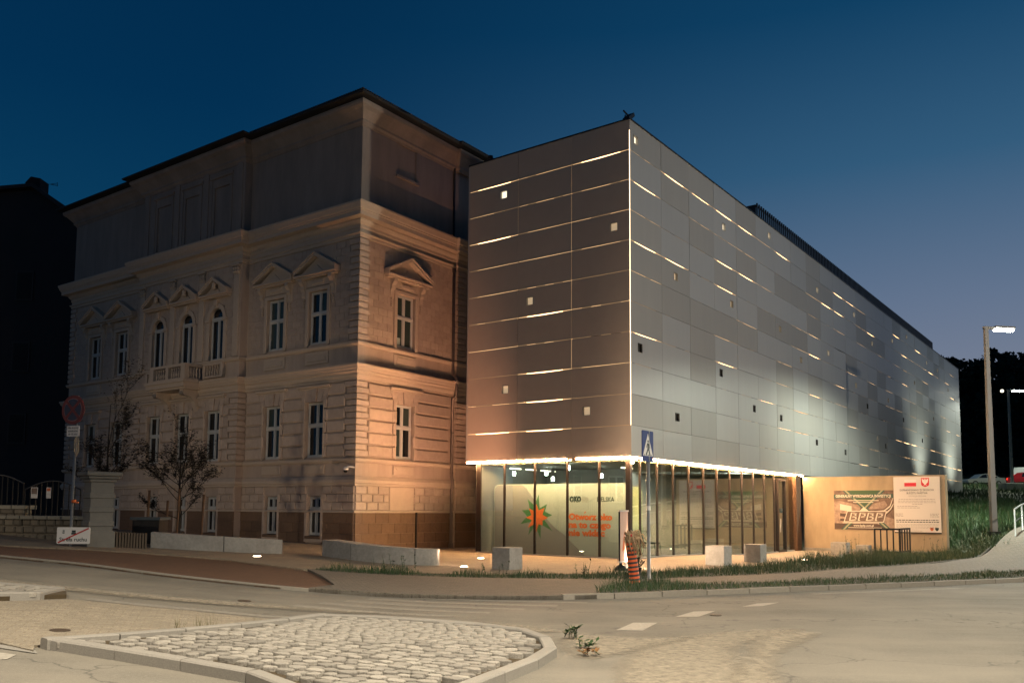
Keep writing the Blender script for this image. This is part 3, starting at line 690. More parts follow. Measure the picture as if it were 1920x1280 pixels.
for s in WC:
    window(CEN, s-.06, .62, 2.01, .68, basement=True); window(CEN, s, 3.44, 5.46, 1.0)
    window(CEN, s, 7.5, 9.72, .94, arch=True)
    m2 = MB(); r0 = .44; zc = 9.72-.50       # arch spandrel and archivolt
    pts_i = [(s+math.cos(math.pi*k/12)*r0, zc+math.sin(math.pi*k/12)*r0) for k in range(13)]
    pts_o = [(s+math.cos(math.pi*k/12)*.62, zc+math.sin(math.pi*k/12)*.62) for k in range(13)]
    for k in range(12):
        m2.prism([pts_i[k], pts_i[k+1], pts_o[k+1], pts_o[k]], -.11, .06, lambda x, y, h: CEN(x, y, h))
    for k in range(12):
        sq = lambda p: (max(s-.47, min(s+.47, p[0]*2-s)), min(9.735, p[1]+.5))
    m2.cbox(s-.10, s+.10, 9.72, 9.98, 0, .14, .02, CEN)
    for sg in (-1, 1):
        m2.cbox(s+sg*.56-.10, s+sg*.56+.10, 7.54, zc-.12, 0, .05, .01, CEN); m2.cbox(s+sg*.56-.14, s+sg*.56+.14, zc-.12, zc-.01, 0, .10, .02, CEN)
    m2.build('arch_surround', M['trim'], ob)
    pediment(CEN, s, zb=10.12, w=.92, apex=.62)
    m2 = MB()                                  # small carved figure at the apex
    m2.lathe([(0, -.16), (.13, -.12), (.09, 0), (.11, .08), (.05, .16), (0, .2)], lambda a, b, c, s=s: CEN(s+a, 10.52+c, .20+b), 7)
    m2.lathe([(0, -.08), (.07, -.04), (.08, .02), (.0, .09)], lambda a, b, c, s=s: CEN(s+a, 10.86+c, .2+b), 7)
    m2.build('carved_ornament', M['trim'], ob)
for s in (6.52, 8.80, 10.87, 13.18):
    m2 = MB(); w_ = .17; m2.cbox(s-w_, s+w_, 7.54, 10.85, 0, .07, .015, CEN); m2.build('pilaster', M['trim'], ob)
    m2 = MB(); m2.cbox(s-w_-.07, s+w_+.07, 11.18, 11.27, 0, .17, .02, CEN); m2.cbox(s-w_, s+w_, 10.85, 11.18, 0, .09, .02, CEN)
    for k in range(3):
        for j in range(2): m2.lathe([(0, -.06), (.05, -.03), (.06, .02), (.03, .07), (0, .075)], lambda a, b, c, k=k, j=j: CEN(s-.14+k*.14+a, 10.95+j*.13+c, .10+b), 6)
    m2.build('pilaster_capital', M['trim'], ob)
# voussoir lintels over the lower windows, panels below windows
def lintel(T, s):
    m2 = MB(); m2.cbox(s-.88, s+.88, 5.98, 6.07, 0, .20, .02, T); m2.cbox(s-.82, s+.82, 5.93, 5.98, 0, .13, .01, T); m2.build('lintel_ledge', M['trim'], ob)
    for k in range(-2, 3):
        x0b, x1b = s+(k-.5)*.25, s+(k+.5)*.25; x0t, x1t = s+(k-.5)*.34, s+(k+.5)*.34
        m2 = MB(); q = .135 if k == 0 else .09
        m2.prism([(x0b+.01, 5.46), (x1b-.01, 5.46), (x1t-.012, 5.93), (x0t+.012, 5.93)], 0, q, lambda x, y, h: T(x, y, h)); m2.build('voussoir', M['block'], ob)
for s, T in [(s, FRONT) for s in fs_+fl_]+[(s, CEN) for s in WC]+[(2.43, SIDE)]:
    lintel(T, s)
    m2 = MB(); m2.cbox(s-.55, s+.55, 2.84, 3.16, -.01, .05, .012, T); m2.cbox(s-.42, s+.42, 2.91, 3.09, .05, .052, .001, T)
    m2.prism([(s-.46, 3.10), (s+.46, 3.10), (s+.38, 3.03), (s-.38, 3.03)], .05, .075, lambda x, y, h: T(x, y, h))
    m2.build('apron_panel', M['trim'], ob)
    m2 = MB(); m2.cbox(s-.62, s+.62, 6.86, 7.32, -.01, .05, .02, T); m2.cbox(s-.50, s+.50, 6.96, 7.22, .05, .075, .02, T)
    if T is not CEN: m2.build('apron_panel', M['trim'], ob)
    f = MB(); f.cbox(s-.56, s-.50, 3.40, 5.50, -.02, .11, .01, T); f.cbox(s+.50, s+.56, 3.40, 5.50, -.02, .11, .01, T); f.build('window_surround', M['trim'], ob)
for T, ss_ in ((FRONT, fs_+fl_), (CEN, WC)):
    for s in ss_:
        m2 = MB(); m2.cbox(s-.47, s+.35, .50, .60, -.1, .10, .02, T); m2.build('window_sill', M['plinth'], ob)
        m2 = MB(); m2.cbox(s-.56, s-.43, .5, 2.1, -.02, .062, .01, T); m2.cbox(s+.31, s+.42, .5, 2.1, -.02, .062, .01, T); m2.cbox(s-.56, s+.42, .38, .5, -.02, .062, .01, T); m2.build('window_surround', M['block'], ob)
# blocked basement window on the side, service conduit
m2 = MB(); m2.cbox(1.72, 3.02, 1.53, 2.38, -.01, .035, .01, SIDE); m2.build('blocked_window', M['trim'], ob)
m2 = MB(); m2.box(3.10, 3.17, 0, 1.46, .06, .10, lambda s, z, n: SIDE(s, z, n)); m2.build('conduit', M['black'], ob)
# downpipes
dp = MB(); dp.tube([SIDE(5.12, .25, .13), SIDE(5.12, 2.35, .13), SIDE(5.12, 2.42, .17), SIDE(5.12, 2.75, .17), SIDE(5.12, 2.85, .13), SIDE(5.12, 5.95, .13), SIDE(5.12, 6.1, .33), SIDE(5.12, 6.8, .34), SIDE(5.12, 6.95, .13), SIDE(5.12, 11.2, .13)], .06, 10)
dp.tube([SIDE(5.12, 11.15, .13), SIDE(5.12, 11.3, .13)], .085, 10)
dp.box(5.04, 5.20, .02, .26, .07, .2, lambda s, z, n: SIDE(s, z, n))
dpo = dp.build('downpipe', M['pipe'], ob)
for z in (1.2, 3.0, 4.6, 7.5, 9.4): m2 = MB(); m2.tube([SIDE(5.12, z, .13), SIDE(5.12, z+.05, .13)], .072, 10); m2.build('bracket', M['pipe'], dpo)
dp = MB(); dp.tube([SIDE(5.15, 12.5, .06), SIDE(5.15, 15.75, .06), SIDE(5.15, 15.98, .4)], .05, 10); dp.build('downpipe', M['black'], ob)
# balcony
def baluster_me():
    b2 = MB(); b2.lathe([(.045, 0), (.045, .03), (.025, .05), (.05, .12), (.055, .17), (.03, .25), (.022, .32), (.035, .38), (.045, .40), (.045, .43)], None, 8); return b2.mesh('baluster', M['trim'])
BAL = baluster_me()
bs = 9.83; bw = 1.25; bd = .85
bal = MB(); bal.box(bs-bw-.08, bs+bw+.08, 6.42, 6.60, 0, bd+.1, lambda s, z, n: CEN(s, z, n)); bal.box(bs-bw-.14, bs+bw+.14, 6.60, 6.72, 0, bd+.16, lambda s, z, n: CEN(s, z, n)); bal.box(bs-bw-.02, bs+bw+.02, 6.34, 6.42, 0, bd, lambda s, z, n: CEN(s, z, n))
bo = bal.build('balcony', M['trim'], ob)
m2 = MB()
for z0, z1 in ((6.721, 6.80), (7.27, 7.38)):
    m2.box(bs-bw, bs+bw, z0, z1, bd-.18, bd, lambda s, z, n: CEN(s, z, n)); m2.box(bs-bw, bs-bw+.18, z0+.002, z1-.002, 0, bd-.18, lambda s, z, n: CEN(s, z, n)); m2.box(bs+bw-.18, bs+bw, z0+.002, z1-.002, 0, bd-.18, lambda s, z, n: CEN(s, z, n))
for (s, w_) in ((bs-bw+.14, .14), (bs, .10), (bs+bw-.14, .14)): m2.box(s-w_, s+w_, 6.80, 7.27, bd-.19, bd+.005, lambda s, z, n: CEN(s, z, n))
m2.build('railing', M['trim'], bo)
for k in range(5):
    for s in (bs-bw+.38+k*.16, bs+.20+k*.16):
        p_ = CEN(s, 6.81, bd-.09); piece('baluster', BAL, Matrix.Translation(p_), bo)
for k in range(4):
    for s in (bs-bw+.09, bs+bw-.09): p_ = CEN(s, 6.81, .12+k*.14); piece('baluster', BAL, Matrix.Translation(p_), bo)
for s in (bs-.95, bs+.95):
    m2 = MB(); m2.prism([(0, 6.34), (bd*.92, 6.34), (bd*.92, 6.22), (bd*.75, 6.12), (bd*.5, 6.05), (bd*.3, 5.9), (bd*.22, 5.7), (.08, 5.5), (0, 5.4)], s-.12, s+.12, lambda a, z, h: CEN(h, z, a))
    m2.tube([CEN(s-.14, 6.22, bd*.8), CEN(s+.14, 6.22, bd*.8)], .12, 10); m2.build('balcony_bracket', M['trim'], bo)
for s in (WC[0]-.02, WC[2]+.02):
    m2 = MB()
    for z0, z1 in ((6.79, 6.86), (7.30, 7.38)): m2.box(s-.62, s+.62, z0, z1, 0, .16, lambda s, z, n: CEN(s, z, n))
    for q in (-.58, .58): m2.box(s+q-.08, s+q+.08, 6.86, 7.30, 0, .155, lambda s, z, n: CEN(s, z, n))
    m2.build('window_balustrade', M['trim'], ob)
    for k in range(6): piece('baluster', BAL, Matrix.Translation(CEN(s-.42+k*.168, 6.865, .09)), ob)

# security dome camera on the corner
q = empty('security_camera', FRONT(.15, 2.95, .1), 'small white dome camera on the corner of the old building', 'camera')
m2 = MB(); m2.tube([FRONT(.04, 3.02, 0), FRONT(.04, 3.05, .12), FRONT(.10, 3.05, .30)], .035, 8); m2.build('arm', M['camw'], q)
m2 = MB(); m2.lathe([(0, .10), (.06, .09), (.10, .03), (.10, -.03)], lambda a, b, c: tuple(Vector(FRONT(.12, 2.95, .34))+Vector((a, b, c))), 14); m2.build('housing', M['camw'], q)
m2 = MB(); m2.lathe([(.075, 0), (.07, -.05), (.04, -.085), (0, -.095)], lambda a, b, c: tuple(Vector(FRONT(.12, 2.92, .34))+Vector((a, b, c))), 14); m2.build('dome', M['black'], q)

# ------------------------------------------------------------------ museum hall with panel facade
mu = empty('panel_clad_building', (C0.x, C0.y, 0), 'tall modern building clad in grey metal panels with glowing joints above a glazed corner hall', 'building')
PW = 2.2339; Z0 = 3.29; RH = .999; NR_ = 11; NC = 27; UE = NC*PW; VE = 3*PW; ZTOP = Z0+NR_*RH
mb = MB(); mb.box(.30, UE-.25, .30, VE-.1, Z0+.12, ZTOP-.12, NB); mb.build('core_wall', M['behind'], mu)
mb = MB(); mb.box(.06, UE, .06, VE, ZTOP-.10, ZTOP-.02, NB); mb.build('roof', M['roof'], mu)
mb = MB(); mb.box(.05, UE-.02, .05, VE-.02, Z0+.0, Z0+.08, NB); mb.build('soffit', M['soffit'], mu)
mb = MB(); mb.box(UE, UE+.06, .0, VE, Z0-1.2, ZTOP, NB); mb.box(0, UE, VE, VE+.05, Z0, ZTOP-.02, NB); mb.build('end_wall', M['panel'], mu)

rnd = random.Random(11)
# how strongly each joint glows: rows 1..10 counted from the top, columns from the corner
lit_left = {1: '323', 2: '222', 3: '322', 4: '222', 5: '221', 6: '222', 7: '212', 8: '231', 9: '132', 10: '332'}
lit_left = {1: '323', 2: '222', 3: '223', 4: '222', 5: '122', 6: '232', 7: '122', 8: '231', 9: '132', 10: '133'}
lit_right = {1: '2333323110332110311321', 2: '31222110233123011322', 3: '2113320121202121', 4: '33130112', 5: '20112002311', 6: '10021021', 7: '31030120', 8: '10001', 9: '00001', 10: '01000'}
def level(face, r, c):
    if face == 'L': return int(lit_left[r][c])
    s = lit_right.get(r, '')
    if c < len(s): return int(s[c])
    x = rnd.random()
    if r >= 8 and c >= 16: return 3 if x < .35 else (2 if x < .8 else 1)
    hi = .30 if r <= 3 else .14
    return 3 if x < hi else (2 if x < hi+.15 else (1 if x < hi+.4 else 0))
squares = {}
for s, z, k in [(5.11, 12.87, 'e'), (.60, 10.81, 'm'), (3.95, 8.82, 'm'), (4.99, 5.8, 'm'), (1.64, 4.83, 'm')]:
    squares[('L', int(s//PW), int((ZTOP-z)//RH))] = (s, z, k)
for s, z, k in [(.42, 13.72, 'e'), (7.68, 12.79, 'e'), (12.8, 13.80, 'e'), (3.31, 9.8, 'm'), (19.63, 12.8, 'e'), (8.38, 9.83, 'm'), (26.43, 12.81, 'e'), (14.0, 9.8, 'm'), (35.6, 12.8, 'e'), (39.8, 13.77, 'e'), (30.33, 11.77, 'e'), (.63, 6.84, 'd'), (21.29, 9.81, 'e'), (7.22, 6.9, 'd'), (46.5, 12.9, 'e'), (50.6, 12.85, 'e'), (10.64, 5.85, 'd'), (3.34, 4.83, 'd'), (13.9, 5.75, 'd'), (26.47, 8.75, 'm'), (16.86, 8.8, 'm'), (19.0, 5.0, 'd'), (29.0, 7.8, 'd'), (34.0, 8.7, 'm'), (38.0, 7.8, 'd'), (33.0, 5.7, 'd'), (42.0, 10.8, 'm'), (55.0, 11.8, 'e'), (24.0, 4.8, 'd'), (44.0, 6.8, 'd'), (31.0, 6.2, 'm'), (48.5, 8.8, 'm'), (41, 4.8, 'e'), (50, 4.75, 'e')]:
    squares[('R', int(s//PW), int((ZTOP-z)//RH))] = (s, z, k)
panels_rest = MB(); count = 0
def panel_mesh(mb, T, c, r, lv, sq, face, mi=0):
    """sheet panel with a bowed upper edge where the joint above glows; optional square hole"""
    ztop = ZTOP-r*RH; zb = ztop-RH
    x0, x1 = c*PW+.006, (c+1)*PW-.006
    if c == 0: x0 = .022 if face == 'R' else .022
    g0, gm = {0: (.006, .008), 1: (.008, .012), 2: (.011, .018), 3: (.014, .042)}[lv]
    if r == 0: g0 = gm = 0
    jn = rnd.uniform(-.004, .004); th = .015
    S = [x0, x0+(x1-x0)*.25, (x0+x1)/2, x0+(x1-x0)*.75, x1]
    ZT_ = [ztop-g0, ztop-(g0+gm)/2-.002*(lv == 3), ztop-gm, ztop-(g0+gm)/2-.002*(lv == 3), ztop-g0]
    zb_ = zb+.004
    if sq is None:
        P = []
        for n in (jn, jn-th):
            P += [T(s, zb_, n) for s in S]+[T(s, z, n) for s, z in zip(S, ZT_)]
        fs = []
        for i in range(4):
            fs += [(i, i+1, 6+i, 5+i), (10+i, 15+i, 16+i, 11+i), (i, 10+i, 11+i, i+1), (5+i, 6+i, 16+i, 15+i)]
        fs += [(0, 5, 15, 10), (4, 14, 19, 9)]
        mb.add(P, fs, mi)
    else:
        s, z, k = sq; h = .135
        s = min(max(s, x0+h+.03), x1-h-.03); z = min(max(z, zb+.25), ztop-.25)
        X = [x0, s-h, s+h, x1]; Zz = [zb_, z-h, z+h]
        top = lambda q: np.interp(q, S, ZT_)
        P = []
        for n in (jn, jn-th):
            for j in range(4):
                for q in X: P.append(T(q, Zz[j] if j < 3 else float(top(q)), n))
        fs = []
        for j in range(3):
            for i in range(3):
                if i == 1 and j == 1: continue
                a = j*4+i; fs.append((a, a+1, a+5, a+4)); fs.append((16+a, 16+a+4, 16+a+5, 16+a+1))
        for (a, b) in ((0, 1), (1, 2), (2, 3), (12, 13), (13, 14), (14, 15), (0, 4), (4, 8), (8, 12), (3, 7), (7, 11), (11, 15), (5, 6), (6, 10), (10, 9), (9, 5)): fs.append((a, b, b+16, a+16))
        mb.add(P, fs, mi)
order = [('L', c, r) for c in range(3) for r in range(NR_)]+[('R', c, r) for c in range(NC) for r in range(NR_)]
for face, c, r in order:
    T = NL if face == 'L' else NR
    lv = level(face, r, c) if r > 0 else 0
    sq = squares.get((face, c, r))
    count += 1
    x = rnd.random()
    m_ = M['panel_l'] if face == 'L' else (M['panel_b'] if (x < .28 or (c == 6 and r > 5) or (c == 21 and r > 3)) else M['panel'])  # farther fixed column darkened to paint in a shadow; the rest is panel tone
    if count <= 300:
        mb = MB(); panel_mesh(mb, T, c, r, lv, sq, face); mb.build('facade_panel', m_, mu)
    else: panel_mesh(panels_rest, T, c, r, lv, sq, face)
    if sq:
        s, z, k = sq; h = .135
        x0, x1 = c*PW+.03, (c+1)*PW-.03; ztop = ZTOP-r*RH
        s = min(max(s, x0+h+.01), x1-h-.01); z = min(max(z, ztop-RH+.25), ztop-.25)
        f = MB()
        for q in ((s-h-.012, s-h, z-h, z+h), (s+h, s+h+.012, z-h, z+h), (s-h-.012, s+h+.012, z-h-.012, z-h), (s-h-.012, s+h+.012, z+h, z+h+.012)): f.box(q[0], q[1], q[2], q[3], -.09, .012, lambda a, b, n: T(a, b, n))
        fo = f.build('small_window', M['panel_b'] if k != 'd' else M['sq_d'], mu)
        pn = MB(); pn.add([T(s-h, z-h, -.08), T(s+h, z-h, -.08), T(s+h, z+h, -.08), T(s-h, z+h, -.08)], [(0, 1, 2, 3)]); pn.build('pane', M['sq_'+k], fo)
panels_rest.build('far_facade_panels', M['panel'], mu, kind='stuff')
# light strips behind the joints
rnd = random.Random(11)
EM = [M['e0'], M['e1'], M['e2'], M['e3']]
for face, T, nc in (('L', NL, 3), ('R', NR, NC)):
    for r in range(1, NR_):
        mb = MB(); z = ZTOP-r*RH
        for c in range(nc):
            lv = level(face, r, c); k = 6
            for i in range(k):
                l2 = lv
                if lv == 1: l2 = rnd.choice((0, 1, 1, 0))
                if lv == 2: l2 = rnd.choice((1, 2, 2, 2))
                if lv == 3 and i in (0, k-1): l2 = 2
                if lv == 0: l2 = 1 if rnd.random() < .10 else 0
                if face == 'L': l2 = max(l2, 1 if rnd.random() < .85 else 0)
                a0 = c*PW+i*PW/k; a1 = a0+PW/k
                mb.add([T(a0, z-.07, -.045), T(a1, z-.07, -.045), T(a1, z+.06, -.045), T(a0, z+.06, -.045)], [(0, 1, 2, 3)], l2)
        mb.build('joint_light_strip', EM, mu)
for s, rs, lvl in ((PW, range(0, 11), 1), (2*PW, range(1, 6), 1)):
    mb = MB()
    for r in rs: mb.add([NL(s-.03, ZTOP-r*RH-RH, -.04), NL(s+.03, ZTOP-r*RH-RH, -.04), NL(s+.03, ZTOP-r*RH, -.04), NL(s-.03, ZTOP-r*RH, -.04)], [(0, 1, 2, 3)], 2 if (s == PW and 1 <= r <= 7) else 1)
    mb.build('joint_light_strip', EM, mu)
mb = MB(); mb.box(.010, .030, .010, .030, Z0+RH, ZTOP-.35, NB); mb.build('corner_light', M['corner_e'], mu)
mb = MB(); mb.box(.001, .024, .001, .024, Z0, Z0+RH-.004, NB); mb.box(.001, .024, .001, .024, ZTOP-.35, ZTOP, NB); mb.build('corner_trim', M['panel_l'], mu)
# capping and roof screen
mb = MB(); mb.box(-.03, UE+.05, -.03, .05, ZTOP+.002, ZTOP+.04, NB); mb.box(-.03, .05, .05, VE+.05, ZTOP+.002, ZTOP+.04, NB); mb.build('parapet_cap', M['black'], mu)
rs = empty('rooftop_screen', NB(18, 2, ZTOP), 'long black slatted plant screen on the roof of the panel-clad building', 'roof screen')
mb = MB(); mb.box(16.6, 60.1, 2.0, 2.06, 15.55, 15.62, NB); mb.box(16.6, 60.1, 2.0, 2.06, 16.72, 16.78, NB); mb.box(16.6, 60.1, 2.5, 3.6, 15.95, 16.7, NB); mb.box(16.6, 16.66, 2.0, 4.4, 15.6, 16.78, NB); mb.build('rail', M['black'], rs)
SL = MB(); SL.box(-.05, .05, -.03, .03, 0, 1.36)
SLm = SL.mesh('slat', M['black'])
for k in range(145):
    p_ = NB(16.7+k*.30, 1.96, 15.5); piece('slat', SLm, Matrix.Translation(p_) @ Matrix.Rotation(a_, 4, 'Z'), rs)
LGm = MB(); LGm.box(-.06, .06, -.06, .06, 0, 1.4); LGm = LGm.mesh('leg', M['black'])
for k in range(30): piece('leg', LGm, Matrix.Translation(NB(16.9+k*1.48, 2.1, ZTOP-.05)) @ Matrix.Rotation(a_, 4, 'Z'), rs)
fl = empty('roof_floodlight', NB(.45, .4, ZTOP), 'small black floodlight on the roof corner of the panel-clad building', 'floodlight')
mb = MB(); mb.tube([NB(.45, .35, ZTOP), NB(.38, .35, ZTOP+.35)], .04, 6); mb.tube([NB(.2, .35, ZTOP+.0), NB(.36, .35, ZTOP+.38)], .02, 6); mb.build('bracket', M['black'], fl)
mb = MB(); mb.prism([(.40, ZTOP+.30), (.52, ZTOP+.22), (.84, ZTOP+.50), (.78, ZTOP+.60)], .25, .48, lambda x, y, h: NB(x, h, y)); mb.tube([NB(.24, .35, ZTOP+.48), NB(.6, .35, ZTOP+.42)], .03, 6); mb.build('lamp_head', M['black'], fl)
fl = empty('roof_spotlight', NB(.3, VE-.6, ZTOP), 'small black lamp bracket at the left end of the panel-clad roof', 'floodlight')
mb = MB(); mb.tube([NB(.3, VE-.8, ZTOP), NB(.3, VE-.8, ZTOP+.25)], .04, 6); mb.build('bracket', M['black'], fl)
mb = MB(); mb.lathe([(.05, -.05), (.10, -.03), (.10, .04), (.04, .06)], lambda a, b, c: tuple(Vector(NB(.3, VE-.72, ZTOP+.3))+Vector((a, b, c))), 10); mb.build('lamp_head', M['black'], fl)

# glazed hall
HU = 16.4; FZ = -.25
mb = MB(); mb.box(.3, HU, .3, VE-.3, -.5, .062, NB); mb.build('hall_floor', M['infloor'], mu)
mb = MB(); mb.box(.3, HU, .3, VE-.3, Z0-.12, Z0-.06, NB); mb.build('hall_ceiling', M['inceil'], mu)
mb = MB(); mb.box(.3, HU, VE-.30, VE-.2, -.4, Z0-.01, NB); mb.box(HU, HU+.1, .25, VE-.2, -.4, Z0-.01, NB); mb.build('hall_wall', M['inwall'], mu)
mb = MB(); mb.box(4.6, 4.75, 2.6, 6.3, 0, Z0-.13, NB); mb.box(4.8, 15.0, 4.2, 4.3, 0, Z0-.13, NB); mb.build('partition', M['inwall'], mu)
gset = .16
def pane_(T, a, b, z0, z1):
    m2 = MB(); m2.box(a, b, z0, z1, -gset-.012, -gset, lambda s, z, n: T(s, z, n)); m2.build('glass_pane', M['glassw'], mu)
mull_l = [1.25, 2.48, 3.80, 5.10, 6.25]; mull_r = [.86, 2.06, 3.27, 4.52, 5.78, 7.02, 8.27, 9.53, 10.78, 12.03, 13.25]
zb = lambda T, s: H(*T(s, 0, -.16)[:2])+.03
prev = .2
for s in mull_l: pane_(NL, prev, s, zb(NL, s)-.03, Z0-.005); prev = s
prev = .2
for s in mull_r+[14.6, 15.7]: pane_(NR, prev, s, zb(NR, s)-.03, Z0-.005); prev = s
for T, ms in ((NL, mull_l), (NR, mull_r)):
    for s in ms:
        w_ = .10 if (T is NL and s > 6) else .035
        m2 = MB(); m2.box(s-w_, s+w_, zb(T, s)-.1, Z0-.002, -gset-.02, -.125, lambda a, z, n: T(a, z, n)); m2.build('mullion', M['mull'], mu)
mb = MB(); mb.box(.10, .26, .10, .26, -.1, Z0-.001, NB); mb.build('corner_post', M['mull'], mu)
for T, e in ((NL, 6.3), (NR, 16.3)):
    mb = MB(); n_ = 12
    for i in range(n_):
        a0, a1 = .1+(e-.1)*i/n_, .1+(e-.1)*(i+1)/n_
        mb.box(a0, a1+.001, min(zb(T, a0), zb(T, a1))-.2, min(zb(T, a0), zb(T, a1))+.07, -.2, -.10, lambda s, z, n: T(s, z, n))
    mb.build('threshold_rail', M['galv'], mu)
# entrance door
dr = MB(); z_ = zb(NR, 14.2)
for q in ((13.55, 13.63, z_, 3.0), (14.52, 14.60, z_, 3.0), (13.55, 14.6, 2.95, 3.03), (13.55, 14.6, z_, z_+.12)): dr.box(*q, -.22, -.08, lambda s, z, n: NR(s, z, n))
do_ = dr.build('door', M['mull'], mu)
m2 = MB(); m2.tube([NR(13.72, z_+.9, -.06), NR(13.72, z_+1.5, -.04)], .018, 8); m2.build('handle', M['galv'], do_)
m2 = MB(); m2.box(13.95, 14.25, z_+1.75, z_+1.95, -.155, -.14, lambda s, z, n: NR(s, z, n)); m2.build('notice', M['ink'], do_)
m2 = MB(); m2.box(15.7, 16.35, zb(NR, 16)-.2, Z0-.01, -.45, .02, lambda s, z, n: NR(s, z, n)); m2.build('end_pier', mat('rough_brown_pier', (.09, .045, .02), .9, noise=.8, nscale=16, bump=.9, bscale=25), mu)
# LED line under the cladding edge
mb = MB()
segs = [(0.0, 2.05), (2.45, 4.15), (4.25, 6.7)]
for a, b in segs: mb.box(a, b, Z0-.045, Z0-.004, -.04, .003, lambda s, z, n: NL(s, z, n))
for a, b in [(.03, 16.7)]: mb.box(a, b, Z0-.045, Z0-.004, -.04, .003, lambda s, z, n: NR(s, z, n))
mb.build('edge_light_strip', M['edge'], mu)
mb = MB(); mb.box(16.9, UE, Z0-.03, Z0, -.04, .012, lambda s, z, n: NR(s, z, n)); mb.build('lower_trim', M['black'], mu)
m2 = MB(); m2.lathe([(0, -.05), (.05, -.05), (.05, .05), (0, .05)], lambda a, b, c: tuple(Vector(NB(.12, .02, Z0-.16))+Vector((a, b, c))), 8); m2.build('corner_spot', M['lampwhite'], mu)

# hall display board (flat print inside the hall, 1 m behind the left glazing)
BD = fr(C0+DU*1.0, DV, -DU)
bd_o = empty('display_board', NB(1.0, 3.5, 0), 'large white exhibition board with grey wave and green and orange star behind the left glazing', 'display board')
def rrect(x0, x1, y0, y1, r, n=6):
    pts = []
    for cx, cy, t0 in ((x1-r, y1-r, 0), (x0+r, y1-r, 90), (x0+r, y0+r, 180), (x1-r, y0+r, 270)):
        for k in range(n+1): t = R(t0+90*k/n); pts.append((cx+r*math.cos(t), cy+r*math.sin(t)))
    return pts
BT = lambda x, y, h: BD(x, y, h)
m2 = MB(); m2.prism(rrect(.62, 6.2, -.1, 2.50, .18), -.04, 0, BT); m2.build('board_panel', M['board'], bd_o)
wave = [(6.18, .05), (6.18, 2.35), (6.05, 2.47), (4.95, 2.47), (4.75, 2.35), (4.55, 2.1), (4.35, 1.85), (4.1, 1.55), (3.8, 1.2), (3.5, .95), (3.15, .75), (2.8, .45), (2.3, .05)]
m2 = MB(); m2.prism(wave, .001, .003, BT); m2.build('grey_wave_print', M['board_g'], bd_o)
def star(cx, cy, r0, r1, n, ph, seed):
    rr = random.Random(seed); pts = []
    for k in range(2*n):
        r = (r1 if k % 2 == 0 else r0)*rr.uniform(.82, 1.15); t = ph+math.pi*k/n; pts.append((cx+r*math.cos(t), cy+r*math.sin(t)))
    return pts
m2 = MB(); m2.prism(star(4.32, 1.38, .36, .74, 9, .3, 3), .004, .006, BT); m2.build('green_star_print', M['green'], bd_o)
m2 = MB(); m2.prism(star(4.32, 1.32, .25, .46, 8, math.pi/2, 5), .007, .009, BT); m2.build('orange_star_print', M['orange'], bd_o)
FONT_CACHE = {}
def text(s, T, x, y, size, n, m, parent, name='lettering', bold=0., align='LEFT', flip=False, width=None, kind=None):
    """flat lettering laid on a facade frame: T(s, z, n); s runs to the LEFT in frames that recede left, so flip mirrors the advance"""
    cu = bpy.data.curves.new(name, 'FONT'); cu.body = s; cu.size = size; cu.offset = bold; cu.align_x = align; cu.resolution_u = 2; cu.fill_mode = 'FRONT'
    to = bpy.data.objects.new('tmp', cu); col.objects.link(to)
    dg = bpy.context.evaluated_depsgraph_get(); me = bpy.data.meshes.new_from_object(to.evaluated_get(dg)); me.name = name
    col.objects.unlink(to); bpy.data.objects.remove(to)
    k = -1 if flip else 1
    xs_ = [v.co.x for v in me.vertices]; sx = 1
    if width and xs_:
        sx = width/(max(xs_)-min(xs_))
    for v in me.vertices:
        v.co = Vector(T(x+k*v.co.x*sx, y+v.co.y, n))
    me.materials.clear(); me.materials.append(m)
    o = bpy.data.objects.new(name, me); col.objects.link(o)
    if parent is not None: attach(o, parent)
    return o
for i, t_ in enumerate(('Otworz oko', 'na to czego', 'nie widac')):
    text(t_, BD, 2.97, 1.27-i*.27, .295, .006, M['orange'], bd_o, bold=.016, flip=True, width=(1.72, 1.66, 1.42)[i])
for fx, i, w_ in ((.375, 0, 1.72), (.945, 2, 1.42)):      # acute accents of the two Polish letters
    ax_ = 2.97-fx*w_; ay_ = 1.27-i*.27+.215; m2 = MB(); m2.prism([(ax_+.03, ay_), (ax_-.005, ay_), (ax_-.06, ay_+.062), (ax_-.005, ay_+.062)], .004, .0065, BT); m2.build('lettering', M['orange'], bd_o)
text('OKO', BD, 2.93, 1.88, .24, .006, M['ink'], bd_o, bold=.022, flip=True, width=.48)
text('BIELSKA', BD, 1.85, 1.88, .22, .006, M['ink'], bd_o, bold=.004, flip=True, width=.66)
for k in range(4):
    m2 = MB(); m2.box(2.18, 2.46, 1.87+k*.045, 1.885+k*.045, .004, .006, BT); m2.build('fine_print', M['inkgrey'], bd_o)
